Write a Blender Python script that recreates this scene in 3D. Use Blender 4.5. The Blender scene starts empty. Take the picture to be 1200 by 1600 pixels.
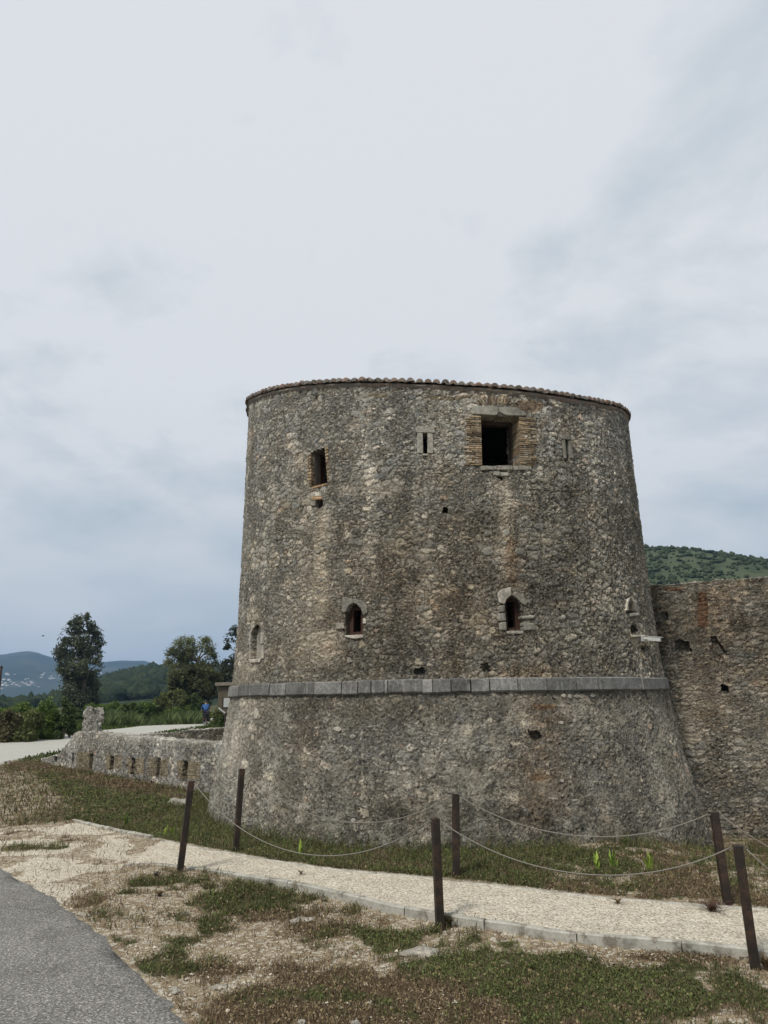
import bpy, math, random
import numpy as np
from math import sin, cos, tan, atan, atan2, pi, radians, hypot, sqrt
from mathutils import Matrix, Vector
random.seed(7); rng = np.random.default_rng(11)
S = bpy.context.scene
COL = S.collection

# ------------------------------------------------------------------ camera
FPX, EYE = 1063.0, 2.4
PITCH, ROLL = atan(290 / FPX), -0.0168
camd = bpy.data.cameras.new('camera'); cam = bpy.data.objects.new('camera', camd); COL.objects.link(cam)
camd.sensor_fit = 'VERTICAL'; camd.sensor_height = 36; camd.lens = FPX / 1600 * 36
camd.clip_start = 0.05; camd.clip_end = 20000
CM = Matrix.Rotation(pi / 2 + PITCH, 3, 'X') @ Matrix.Rotation(ROLL, 3, 'Z')
cam.matrix_world = Matrix.Translation((0, 0, EYE)) @ CM.to_4x4()
S.camera = cam
S.render.resolution_x, S.render.resolution_y = 768, 1024
S.view_settings.view_transform = 'Standard'; S.view_settings.look = 'None'
S.view_settings.gamma = 1; S.view_settings.exposure = 1.15
CMn = np.array(CM)

# ------------------------------------------------------------------ node helper
class N:
    def __init__(s, nt): s.t = nt
    def n(s, typ, ins=None, **kw):
        d = s.t.nodes.new(typ)
        for k, v in kw.items(): setattr(d, k, v)
        for k, v in (ins or {}).items():
            i = d.inputs[k]
            if isinstance(v, bpy.types.NodeSocket): s.t.links.new(v, i)
            elif hasattr(i.default_value, '__len__') and not hasattr(v, '__len__'): i.default_value = [v] * len(i.default_value)
            elif hasattr(v, '__len__') and hasattr(i.default_value, '__len__') and len(v) == 3 and len(i.default_value) == 4: i.default_value = (*v, 1)
            else: i.default_value = v
        return d
    def math(s, op, a, b=0.0, clamp=False):
        return s.n('ShaderNodeMath', {0: a, 1: b}, operation=op, use_clamp=clamp).outputs[0]
    def mix(s, f, a, b, blend='MIX'):
        m = s.n('ShaderNodeMix', data_type='RGBA', blend_type=blend)
        for i, v in ((0, f), (6, a), (7, b)):
            if isinstance(v, bpy.types.NodeSocket): s.t.links.new(v, m.inputs[i])
            elif i == 0: m.inputs[0].default_value = v
            else: m.inputs[i].default_value = (*v[:3], 1)
        return m.outputs[2]
    def mixf(s, f, a, b):
        m = s.n('ShaderNodeMix', data_type='FLOAT')
        for i, v in ((0, f), (2, a), (3, b)):
            if isinstance(v, bpy.types.NodeSocket): s.t.links.new(v, m.inputs[i])
            else: m.inputs[i].default_value = v
        return m.outputs[0]
    def noise(s, vec, scale, detail=4, rough=.55, out=0):
        return s.n('ShaderNodeTexNoise', {'Vector': vec, 'Scale': scale, 'Detail': detail, 'Roughness': rough}).outputs[out]
    def ramp(s, f, stops, interp='LINEAR'):
        r = s.n('ShaderNodeValToRGB', {0: f}); e = r.color_ramp; e.interpolation = interp
        while len(e.elements) < len(stops): e.elements.new(.5)
        for k, (p, c) in enumerate(stops):
            e.elements[k].position = p
            e.elements[k].color = (*c, 1) if hasattr(c, '__len__') else (c, c, c, 1)
        return r.outputs[0]
    def sstep(s, v, a, b):
        m = s.n('ShaderNodeMapRange', {0: v, 1: a, 2: b, 3: 0.0, 4: 1.0}, interpolation_type='SMOOTHSTEP')
        return m.outputs[0]
def newmat(name):
    m = bpy.data.materials.new(name); m.use_nodes = True
    nt = m.node_tree; nt.nodes.clear(); return m, N(nt)
def finish(m, g, col, rough=.9, height=None, bump=.5, dist=.02, disp=None, spec=.25, metal=0.0):
    p = g.n('ShaderNodeBsdfPrincipled', {'Base Color': col, 'Roughness': rough, 'Specular IOR Level': spec, 'Metallic': metal})
    if height is not None:
        b = g.n('ShaderNodeBump', {'Height': height, 'Strength': bump, 'Distance': dist}); g.t.links.new(b.outputs[0], p.inputs['Normal'])
    o = g.n('ShaderNodeOutputMaterial', {'Surface': p.outputs[0]})
    if disp is not None:
        d = g.n('ShaderNodeDisplacement', {'Height': disp, 'Midlevel': 0.0, 'Scale': 1.0}); g.t.links.new(d.outputs[0], o.inputs['Displacement'])
        m.displacement_method = 'BOTH'
    return m
def simple(name, col, var=.25, scale=6, rough=.85, bump=.3, metal=0.0, spec=.25, dist=.01):
    m, g = newmat(name); tc = g.n('ShaderNodeTexCoord').outputs['Object']
    n1 = g.noise(tc, scale, 8, .65)
    c2 = tuple(min(1, c * (1 + var)) for c in col); c1 = tuple(c * (1 - var) for c in col)
    return finish(m, g, g.ramp(n1, [(.3, c1), (.7, c2)]), rough, g.noise(tc, scale * 6, 6), bump, dist, metal=metal, spec=spec)

# ------------------------------------------------------------------ world and sun
SUN_EL, SUN_AZ = radians(54), radians(216)     # compass angle the light comes FROM (0 = +Y, clockwise)
w = bpy.data.worlds.new('World'); S.world = w; w.use_nodes = True
g = N(w.node_tree); w.node_tree.nodes.clear()
sky = g.n('ShaderNodeTexSky', sky_type='NISHITA', sun_disc=False, sun_elevation=SUN_EL, sun_rotation=SUN_AZ, air_density=1.4, dust_density=2.5)
tc = g.n('ShaderNodeTexCoord').outputs['Generated']
sep = g.n('ShaderNodeSeparateXYZ', {0: tc})
zc = g.math('MAXIMUM', sep.outputs[2], 0.0)
den = g.math('ADD', zc, .22)
px = g.math('DIVIDE', sep.outputs[0], den); py = g.math('DIVIDE', sep.outputs[1], den)
cv = g.n('ShaderNodeCombineXYZ', {0: px, 1: py, 2: 0.3}).outputs[0]
wv = g.n('ShaderNodeVectorMath', {0: cv, 1: g.n('ShaderNodeVectorMath', {0: g.noise(cv, .9, 3, .5, 1), 'Scale': .55}, operation='SCALE').outputs[0]}, operation='ADD').outputs[0]
big = g.noise(wv, .95, 5, .5); fine = g.noise(wv, 3.1, 6, .6)
cl = g.math('ADD', g.math('MULTIPLY', big, .6), g.math('MULTIPLY', fine, .4))
cloud = g.ramp(cl, [(.40, (3.7, 4.35, 4.9)), (.46, (4.6, 5.1, 5.55)), (.51, (5.3, 5.65, 6.0)), (.565, (6.2, 6.35, 6.6))])
low = g.sstep(zc, 0.0, .62)
lowc = g.mix(g.sstep(g.noise(wv, 1.6, 3), .35, .7), (4.1, 4.65, 5.25), (4.8, 5.15, 5.55))
cloud = g.mix(g.sstep(g.math('ADD', zc, g.math('MULTIPLY', g.math('SUBTRACT', big, .5), .25)), -.02, .48), lowc, cloud)
skyc = g.mix(.95, sky.outputs[0], cloud)
bg = g.n('ShaderNodeBackground', {'Color': skyc, 'Strength': .056})
g.n('ShaderNodeOutputWorld', {'Surface': bg.outputs[0]})
sund = bpy.data.lights.new('sun', 'SUN'); sun = bpy.data.objects.new('sun', sund); COL.objects.link(sun)
sund.energy = 1.5; sund.angle = radians(12); sund.color = (1, .96, .9)
sdir = Vector((sin(SUN_AZ) * cos(SUN_EL), cos(SUN_AZ) * cos(SUN_EL), sin(SUN_EL)))
sun.rotation_euler = sdir.to_track_quat('Z', 'Y').to_euler(); sun.location = sdir * 60

# ------------------------------------------------------------------ picking points along a sight line
def ray(x, y):
    return CMn @ np.array([(x - 600) / FPX, (800 - y) / FPX, -1.0])
def sst(t): t = np.clip(t, 0, 1); return t * t * (3 - 2 * t)
def far_z(x, y):
    d = np.hypot(x, y); return .6 * sst((d - 26) / 24) + .5 * sst((d - 50) / 60)
def G(x, y, z=0.0):
    d = ray(x, y); t = (z - EYE) / d[2]; return np.array([d[0] * t, d[1] * t, z])
def GT(x, y):
    z = 0.
    for _ in range(14): p = G(x, y, z); z = .5 * z + .5 * float(far_z(p[0], p[1]))
    p[2] = z; return p
def AT(x, y, dist):
    """point at a horizontal distance along the sight line"""
    d = ray(x, y); t = dist / hypot(d[0], d[1]); return np.array([d[0] * t, d[1] * t, EYE + d[2] * t])
def project(V):
    q = (np.asarray(V) - np.array([0, 0, EYE])) @ CMn
    return 600 + FPX * q[..., 0] / -q[..., 2], 800 - FPX * q[..., 1] / -q[..., 2]

# ------------------------------------------------------------------ numeric noise
_tab = rng.random((64, 64, 64))
def vn3(p):
    i = np.floor(p).astype(int); f = p - i; f = f * f * (3 - 2 * f); i &= 63; j = (i + 1) & 63
    r = 0
    for a in (0, 1):
        for b in (0, 1):
            for c in (0, 1):
                wgt = (f[..., 0] if a else 1 - f[..., 0]) * (f[..., 1] if b else 1 - f[..., 1]) * (f[..., 2] if c else 1 - f[..., 2])
                r = r + wgt * _tab[(j if a else i)[..., 0], (j if b else i)[..., 1], (j if c else i)[..., 2]]
    return r
def fbm(x, y, z=0.0, s=1.0, o=4):
    x = np.asarray(x, float); p = np.stack([x * s + 7.3, np.broadcast_to(np.asarray(y, float), x.shape) * s + 3.1, np.broadcast_to(np.asarray(z, float), x.shape) * s + 1.7], -1)
    r = 0; a = .5; t = 0
    for k in range(o): r = r + a * vn3(p * 2 ** k + 11.7 * k); t += a; a *= .5
    return r / t

# ------------------------------------------------------------------ object helpers
def meshobj(name, V, F, mat, parent=None, smooth=False, attrs=None, uv=None):
    me = bpy.data.meshes.new(name)
    V = np.asarray(V, dtype=np.float32)
    if isinstance(F, np.ndarray):
        nf, k = F.shape
        me.vertices.add(len(V)); me.vertices.foreach_set('co', V.ravel())
        me.loops.add(nf * k); me.loops.foreach_set('vertex_index', F.ravel().astype(np.int32))
        me.polygons.add(nf); me.polygons.foreach_set('loop_start', np.arange(0, nf * k, k, dtype=np.int32))
        me.update(calc_edges=True)
    else:
        me.from_pydata([tuple(v) for v in V.tolist()], [], [tuple(f) for f in F]); me.update()
    if smooth: me.polygons.foreach_set('use_smooth', [True] * len(me.polygons))
    for an, arr in (attrs or {}).items():
        a = me.color_attributes.new(an, 'FLOAT_COLOR', 'POINT'); a.data.foreach_set('color', np.asarray(arr, dtype=np.float32).ravel())
    if uv is not None:
        l = me.uv_layers.new(name='UVMap'); li = np.empty(len(me.loops), dtype=np.int32); me.loops.foreach_get('vertex_index', li)
        l.data.foreach_set('uv', np.asarray(uv, dtype=np.float32)[li].ravel())
    if mat: me.materials.append(mat)
    o = bpy.data.objects.new(name, me); COL.objects.link(o)
    if parent: o.parent = parent
    return o
def tag(o, label=None, cat=None, group=None, kind=None):
    for k, v in (('label', label), ('category', cat), ('group', group), ('kind', kind)):
        if v: o[k] = v
    return o
def thing(name, loc, label, cat, group=None, rz=0):
    o = bpy.data.objects.new(name, None); COL.objects.link(o); o.location = loc; o.rotation_euler = (0, 0, rz); o.empty_display_size = .3
    return tag(o, label, cat, group)
def bevel(o, wd=.008, seg=2):
    b = o.modifiers.new('bevel', 'BEVEL'); b.width = wd; b.segments = seg; b.limit_method = 'ANGLE'; return o
def split_build(mb, name, mat, parent, bev=0, seg=2):
    """each prism collected in mb becomes a part of its own"""
    for V, F, t in mb.parts:
        m2 = MB(); m2.add(V, F, t); o = m2.build(name, mat, parent)
        if bev: bevel(o, bev, seg)
class MB:
    def __init__(s): s.V = []; s.F = []; s.T = []; s.parts = []
    def add(s, V, F, t=0.5):
        s.parts.append((list(V), list(F), t)); o = len(s.V); s.V += [tuple(map(float, v)) for v in V]; s.F += [tuple(i + o for i in f) for f in F]; s.T += [t] * len(V); return s
    def box(s, c, sz, rot=None, t=.5, jit=0):
        P = [Vector((x * sz[0] / 2, y * sz[1] / 2, z * sz[2] / 2)) for z in (-1, 1) for y in (-1, 1) for x in (-1, 1)]
        if jit: P = [p + Vector([random.uniform(-jit, jit) for _ in range(3)]) for p in P]
        if rot is not None: P = [rot @ p for p in P]
        return s.add([p + Vector(c) for p in P], [(0, 2, 3, 1), (4, 5, 7, 6), (0, 1, 5, 4), (2, 6, 7, 3), (0, 4, 6, 2), (1, 3, 7, 5)], t)
    def tube(s, pts, rad, n=8, cap=True, t=.5):
        pts = [Vector(p) for p in pts]; m = len(pts)
        if not hasattr(rad, '__len__'): rad = [rad] * m
        V = []; ref = Vector((0, 0, 1))
        for i, p in enumerate(pts):
            d = (pts[min(i + 1, m - 1)] - pts[max(i - 1, 0)]).normalized()
            a = d.cross(ref if abs(d.z) < .9 else Vector((1, 0, 0))).normalized(); b = d.cross(a)
            for k in range(n): th = 2 * pi * k / n; V.append(p + (a * cos(th) + b * sin(th)) * rad[i])
        F = [(i * n + k, i * n + (k + 1) % n, (i + 1) * n + (k + 1) % n, (i + 1) * n + k) for i in range(m - 1) for k in range(n)]
        if cap: F += [tuple(range(n))[::-1], tuple((m - 1) * n + k for k in range(n))]
        return s.add(V, F, t)
    def prism(s, front, back, t=.5):
        n = len(front)
        return s.add(list(front) + list(back), [tuple(range(n)), tuple(range(n, 2 * n))[::-1]] + [(i, i + n, (i + 1) % n + n, (i + 1) % n) for i in range(n)], t)
    def build(s, name, mat, parent=None, smooth=False, loc=None):
        V = np.array(s.V)
        if loc is not None: V = V - np.array(loc)
        T = np.array(s.T); o = meshobj(name, V, s.F, mat, parent, smooth, {'tint': np.stack([T, T, T, T * 0 + 1], -1)})
        return o

# ------------------------------------------------------------------ stone materials
def rubble(name, scale=5.2, flat=1.55, tone=1.0, warm=0.0, dispamt=.036, brick=False, mortar=(.36, .33, .265), dark=0.0, mw=.07, warp=.22, sm=.42, gp=.45):
    m, g = newmat(name)
    tc = g.n('ShaderNodeTexCoord').outputs['Object']
    wob = g.n('ShaderNodeVectorMath', {0: g.n('ShaderNodeVectorMath', {0: g.noise(tc, 5.5, 6, .72, 1), 1: (.5, .5, .5)}, operation='SUBTRACT').outputs[0], 'Scale': warp}, operation='SCALE').outputs[0]
    v = g.n('ShaderNodeVectorMath', {0: tc, 1: wob}, operation='ADD').outputs[0]
    v = g.n('ShaderNodeMapping', {'Vector': v, 'Scale': (1, 1, flat)}).outputs[0]
    def vor(sc, seed):
        vv = g.n('ShaderNodeMapping', {'Vector': v, 'Location': (seed, seed * .7, seed * .3)}).outputs[0]
        a = g.n('ShaderNodeTexVoronoi', {'Vector': vv, 'Scale': sc, 'Randomness': 1.0})
        b = g.n('ShaderNodeTexVoronoi', {'Vector': vv, 'Scale': sc, 'Randomness': 1.0}, feature='DISTANCE_TO_EDGE')
        return a.outputs['Color'], b.outputs['Distance']
    ca, ea = vor(scale, 0.0); cb, eb = vor(scale * 2.1, 5.0)
    pick = g.sstep(g.noise(tc, 1.9, 3), .47, .53)
    colr = g.mix(pick, ca, cb); edge = g.mixf(pick, ea, g.math('MULTIPLY', eb, 1.0))
    cc, ec = vor(scale * .62, 9.0)
    pick2 = g.sstep(g.noise(tc, 1.3, 4), .53, .57)
    colr = g.mix(pick2, colr, cc); edge = g.mixf(pick2, edge, g.math('MULTIPLY', ec, .8))
    smear = g.sstep(g.noise(tc, 1.7, 6, .65), sm, sm + .18)
    sc = g.n('ShaderNodeSeparateColor', {0: colr})
    k = tone * 2.0
    base = g.ramp(sc.outputs[0], [(0, (.07 * k, .07 * k, .066 * k)), (.22, (.105 * k, .113 * k, .105 * k)), (.48, (.18 * k, .17 * k, .145 * k)), (.68, (.225 * k, .21 * k, .175 * k)), (.86, (.30 * k, .265 * k, .20 * k)), (.95, (.43 * k, .40 * k, .34 * k)), (1, (.30 * k, .19 * k, .12 * k))])
    base = g.mix(.55, base, g.ramp(sc.outputs[1], [(0, (.12 * k, .118 * k, .108 * k)), (.5, (.18 * k, .172 * k, .152 * k)), (1, (.27 * k, .24 * k, .19 * k))]))
    fine = g.noise(tc, 26, 8, .72)
    mid = g.noise(tc, 9, 6, .65)
    vfine = g.noise(tc, 60, 5, .75)
    base = g.mix(1.0, base, g.ramp(fine, [(.28, .35), (.5, 1.0), (.72, 1.9)]), 'MULTIPLY')
    base = g.mix(1.0, base, g.ramp(vfine, [(.3, .6), (.7, 1.45)]), 'MULTIPLY')
    base = g.mix(1.0, base, g.ramp(mid, [(.3, .72), (.7, 1.3)]), 'MULTIPLY')
    mn = g.math('ADD', edge, g.math('MULTIPLY', g.math('SUBTRACT', g.noise(tc, 14, 5, .7), .5), .26))
    mo = g.sstep(mn, mw + .035, mw - .035)
    mcol = g.mix(1.0, mortar, g.ramp(fine, [(.3, .45), (.7, 1.35)]), 'MULTIPLY')
    mpatch = g.sstep(g.noise(tc, 1.1, 4), .38, .58)
    col = g.mix(g.math('MULTIPLY', mo, g.mixf(mpatch, .55, 1.0)), base, mcol)
    col = g.mix(g.math('MULTIPLY', smear, g.math('MULTIPLY', g.sstep(g.noise(tc, 7, 7, .75), .44, .56), .75)), col, mcol)
    pit = g.sstep(g.noise(tc, 17, 5, .6), .40, .33)
    col = g.mix(g.math('MULTIPLY', pit, .78), col, (.028, .025, .02))  # shadow inside the pits, darkened into the colour
    gapn = g.math('MULTIPLY', g.sstep(mn, .045, .012), g.math('MULTIPLY', g.sstep(g.noise(tc, 5.5, 4, .6), gp, gp + .12), g.math('SUBTRACT', 1.0, g.math('MULTIPLY', smear, .8))))
    col = g.mix(g.math('MULTIPLY', gapn, .85), col, (.035, .03, .024))
    # weathering with a shape of its own, then a painted glare lift
    broad = g.noise(tc, .42, 5, .6)
    vstr = g.noise(g.n('ShaderNodeMapping', {'Vector': tc, 'Scale': (1.5, 1.5, .16)}).outputs[0], 1.0, 5, .6)
    col = g.mix(1.0, col, g.ramp(g.math('ADD', g.math('MULTIPLY', broad, .55), g.math('MULTIPLY', vstr, .45)), [(.38, (.62, .61, .57)), (.5, (.95, .94, .91)), (.62, (1.45, 1.43, 1.38))]), 'MULTIPLY')
    spk = g.noise(tc, 21, 9, .82)
    spm = g.sstep(g.noise(tc, 1.0, 6, .65), .42, .60)
    col = g.mix(g.math('MULTIPLY', g.math('MULTIPLY', g.sstep(spk, .49, .43), spm), .8), col, (.05, .044, .036))
    lich = g.sstep(g.noise(tc, .85, 8, .68), .45, .60)
    col = g.mix(g.math('MULTIPLY', lich, .42 + dark), col, g.mix(1.0, col, (.48, .48, .45), 'MULTIPLY'))
    pale = g.sstep(g.noise(tc, 11, 8, .8), .545, .64)
    col = g.mix(g.math('MULTIPLY', pale, .72), col, (.46, .43, .36))
    bro = g.sstep(g.noise(tc, 1.35, 5, .6), .46, .66)
    col = g.mix(g.math('MULTIPLY', bro, .2 + warm), col, g.mix(1.0, col, (1.1, .93, .74), 'MULTIPLY'))
    st = g.n('ShaderNodeVertexColor', layer_name='stain'); ss = g.n('ShaderNodeSeparateColor', {0: st.outputs[0]})
    brk = g.noise(tc, 5, 5, .7)
    a_p = g.math('MULTIPLY', ss.outputs[0], g.sstep(brk, .28, .48))
    col = g.mix(g.math('MULTIPLY', a_p, .95), col, g.mix(g.sstep(fine, .33, .6), g.mix(.55, col, (.36, .28, .18)), (.66, .59, .46)))
    a_r = g.math('MULTIPLY', ss.outputs[1], g.sstep(brk, .3, .6))
    col = g.mix(g.math('MULTIPLY', a_r, .6), col, g.mix(1.0, col, (1.0, .72, .50), 'MULTIPLY'))
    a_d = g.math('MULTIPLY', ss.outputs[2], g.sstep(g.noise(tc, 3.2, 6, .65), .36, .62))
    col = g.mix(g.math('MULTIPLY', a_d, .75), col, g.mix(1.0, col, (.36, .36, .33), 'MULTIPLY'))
    col = g.mix(g.math('MULTIPLY', st.outputs[1], .55), col, g.mix(1.0, col, (1.52, 1.60, 1.76), 'MULTIPLY'))  # cleaner grey stone, with windscreen glare painted into the same lift
    col = g.mix(1.0, col, (1.16, 1.14, 1.13), 'MULTIPLY')
    dome = g.sstep(mn, 0.0, .2)
    h = g.math('ADD', g.math('MULTIPLY', dome, g.math('MULTIPLY', g.math('SUBTRACT', 1.0, g.math('MULTIPLY', smear, .7)), dispamt * .6)), g.math('MULTIPLY', g.math('SUBTRACT', mid, .5), dispamt * 1.9))
    h = g.math('SUBTRACT', h, g.math('MULTIPLY', pit, dispamt * 1.2))
    h = g.math('ADD', h, g.math('MULTIPLY', g.math('SUBTRACT', sc.outputs[2], .5), dispamt * .7))
    h = g.math('ADD', h, g.math('MULTIPLY', g.math('SUBTRACT', fine, .5), dispamt * 1.1))
    if brick:
        uvn = g.n('ShaderNodeUVMap').outputs[0]
        uvw = g.n('ShaderNodeVectorMath', {0: uvn, 1: g.n('ShaderNodeVectorMath', {0: g.noise(tc, 9, 3, .5, 1), 'Scale': .02}, operation='SCALE').outputs[0]}, operation='ADD').outputs[0]
        bt = g.n('ShaderNodeTexBrick', {'Vector': uvw, 'Color1': (.42, .34, .21), 'Color2': (.30, .235, .145), 'Mortar': (.20, .18, .145), 'Scale': 1.0, 'Mortar Size': .009, 'Brick Width': .2, 'Row Height': .058, 'Mortar Smooth': .4})
        bc = g.mix(1.0, bt.outputs[0], g.ramp(fine, [(.25, .55), (.7, 1.4)]), 'MULTIPLY')
        at = g.n('ShaderNodeVertexColor', layer_name='brickmask'); bs = g.n('ShaderNodeSeparateColor', {0: at.outputs[0]})
        bm = g.sstep(g.math('ADD', bs.outputs[0], g.math('MULTIPLY', g.math('SUBTRACT', brk, .5), .7)), .45, .55)
        bc = g.mix(bs.outputs[1], bc, g.mix(1.0, bc, (.62, .42, .36), 'MULTIPLY'))
        col = g.mix(g.math('MULTIPLY', bm, .92), col, bc)
    return finish(m, g, col, .93, g.math('ADD', g.math('MULTIPLY', fine, 1.0), g.math('ADD', g.math('MULTIPLY', vfine, .5), g.math('MULTIPLY', dome, .35))), .9, .03, disp=h, spec=.15)
M_UP = rubble('rubble_upper', 6.2, 1.85, .93, .12, .034, brick=True, dark=.05, sm=.52, gp=.38, warp=.19)
M_LO = rubble('rubble_plinth', 4.9, 1.8, .86, .0, .032, brick=True, mortar=(.40, .375, .315), dark=.2, mw=.11, warp=.30)
M_CURT = rubble('rubble_curtain', 4.4, 2.6, .86, .22, .045, brick=True, dark=.2, mw=.05, sm=.5)
M_LOW = rubble('rubble_low_wall', 6.2, 1.2, 1.3, .0, .045, brick=True, mortar=(.34, .325, .29), mw=.12)
def dressed(name, c, var=.5):
    m, g = newmat(name); tc = g.n('ShaderNodeTexCoord').outputs['Object']
    t = g.n('ShaderNodeVertexColor', layer_name='tint'); ts = g.n('ShaderNodeSeparateColor', {0: t.outputs[0]}).outputs[0]
    f = g.noise(tc, 22, 8, .7); l = g.noise(tc, 3.5, 5, .6)
    vx = g.n('ShaderNodeMapping', {'Vector': tc, 'Scale': (9, 9, 1.2)}).outputs[0]
    drip = g.sstep(g.noise(vx, 1.6, 6, .7), .53, .66)
    col = g.mix(ts, tuple(x * (1 - var) for x in c), tuple(x * (1 + var * .8) for x in c))
    col = g.mix(1.0, col, g.ramp(f, [(.28, .45), (.72, 1.6)]), 'MULTIPLY')
    col = g.mix(1.0, col, g.ramp(l, [(.3, .6), (.7, 1.3)]), 'MULTIPLY')
    col = g.mix(g.math('MULTIPLY', drip, .45), col, (.38, .37, .34))
    return finish(m, g, col, .88, g.math('ADD', f, l), .6, .012, spec=.2)
M_CORN = dressed('cornice_stone', (.17, .165, .15), .4); M_PALE = dressed('pale_stone', (.32, .29, .235), .45)
M_GREYST = dressed('grey_stone', (.25, .232, .19), .4); M_BRICK = dressed('old_brick', (.26, .195, .12), .65)
M_ORBR = dressed('orange_brick', (.30, .19, .105), .5)
def woodm(name, c):
    m, g = newmat(name); tc = g.n('ShaderNodeTexCoord').outputs['Object']
    v = g.n('ShaderNodeMapping', {'Vector': tc, 'Scale': (30, 30, 2)}).outputs[0]
    n = g.noise(v, 1, 6, .6)
    return finish(m, g, g.ramp(n, [(.3, tuple(x * .6 for x in c)), (.7, tuple(x * 1.5 for x in c))]), .8, n, .4, .006)
M_WOODR = woodm('wood_red_brown', (.045, .022, .014)); M_WOODG = woodm('wood_grey', (.13, .115, .10)); M_WOODD = woodm('wood_dark', (.05, .035, .028))

# ------------------------------------------------------------------ tower geometry
DT = 17.7; AZT = radians(4.58); CX, CY = DT * sin(AZT), DT * cos(AZT)
Fv = np.array([-CX, -CY, 0]) / DT; Rv = np.array([CY, -CX, 0]) / DT
PZ = [-1.2, -.2, 1.2, 2.45, 2.62, 2.9, 4.2, 5.9, 9.5, 12]; PR = [5.86, 5.655, 5.38, 5.20, 5.19, 5.15, 5.09, 5.056, 5.027, 5.01]
def RZ(z): return np.interp(z, PZ, PR)
def TW(th, z, dr=0.0):
    r = RZ(z) + dr
    return np.array([CX, CY, 0.]) + np.multiply.outer(r * np.cos(th), Fv) + np.multiply.outer(r * np.sin(th), Rv) + np.multiply.outer(z, np.array([0, 0, 1.]))
def TP(x, y):
    """angle and height where the sight line meets the tower"""
    d = ray(x, y); R = 5.2
    for _ in range(6):
        a = d[0] ** 2 + d[1] ** 2; b = -(d[0] * CX + d[1] * CY); c = DT * DT - R * R
        t = (-b - sqrt(max(b * b - a * c, 0))) / a; z = EYE + d[2] * t; R = float(RZ(z))
    q = np.array([d[0] * t - CX, d[1] * t - CY, 0]); return atan2(q @ Rv, q @ Fv), z
tiles_px = [(384, 631), (392, 624), (405, 618), (440, 608), (480, 602), (520, 599), (580, 598), (650, 600), (720, 604), (780, 608), (850, 616), (900, 624), (940, 631), (968, 638)]
_e = sorted(TP(x, y + 4) for x, y in tiles_px)
eth = [-pi, -2.2] + [e[0] for e in _e] + [2.2, pi]; ez = [10.0, 9.9] + [e[1] for e in _e] + [9.9, 10.0]
def ZTOP(th): return np.interp(th, eth, ez)
Z0 = TP(690, 1083)[1]; Z1 = TP(690, 1060.5)[1]      # string course bottom and top

holes_px = {
 'big': [(749, 648), (811, 652), (812, 728), (751, 728)],
 'left': [(486, 708), (509, 700), (513, 755), (487, 761)],
 'left_put': [(495, 783), (504, 780), (505, 790), (499, 794), (494, 792)],
 'slit': [(661, 677), (667, 677), (667.5, 710), (661.5, 710)],
 'slit2': [(881.5, 688), (886.5, 689), (888.5, 717), (884, 717)],
 'put1': [(692, 793), (699, 793), (699, 801), (692, 801)],
 'put2': [(776, 744), (787, 744), (785, 749), (779, 748)],
 'arch1': [(541, 993), (540, 960), (543, 952), (547, 946), (552, 943), (557, 944), (563, 950), (567, 959), (568, 970), (567, 992)],
 'arch2': [(791, 985), (790, 970), (788, 950), (789, 940), (794, 934), (800, 930), (808, 936), (814, 944), (816, 955), (817, 985)],
 'niche': [(393, 1029), (394, 990), (398, 979), (402, 976), (406, 979), (408, 986), (408, 1029)],
 'arch3': [(979, 963), (979, 945), (982, 936), (986, 941), (992, 950), (993, 958), (990, 963)],
 'rec3': [(984, 978), (993, 975), (996, 984), (992, 990), (985, 990)],
 'put3': [(648, 1045), (662, 1044), (664, 1051), (656, 1055), (648, 1053)],
 'put4': [(752, 1036), (764, 1036), (766, 1047), (758, 1051), (752, 1046)],
 'put5': [(1001, 1010), (1008, 1010), (1008, 1018), (1001, 1017)],
}
depth = {'big': .6, 'left': .55, 'niche': .16, 'put3': .12, 'put4': .12, 'arch3': .4, 'rec3': .22, 'put2': .15, 'slit2': .1, 'put5': .2}
lo_holes_px = {'put6': [(826, 1141), (846, 1143), (850, 1152), (838, 1156), (827, 1150)], }
def pin(poly, x, y):
    c = np.zeros(x.shape, bool); n = len(poly)
    for i in range(n):
        x1, y1 = poly[i]; x2, y2 = poly[i - 1]
        k = (y1 > y) != (y2 > y)
        with np.errstate(divide='ignore', invalid='ignore'): c ^= k & (x < (x2 - x1) * (y - y1) / (y2 - y1 + 1e-12) + x1)
    return c
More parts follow.
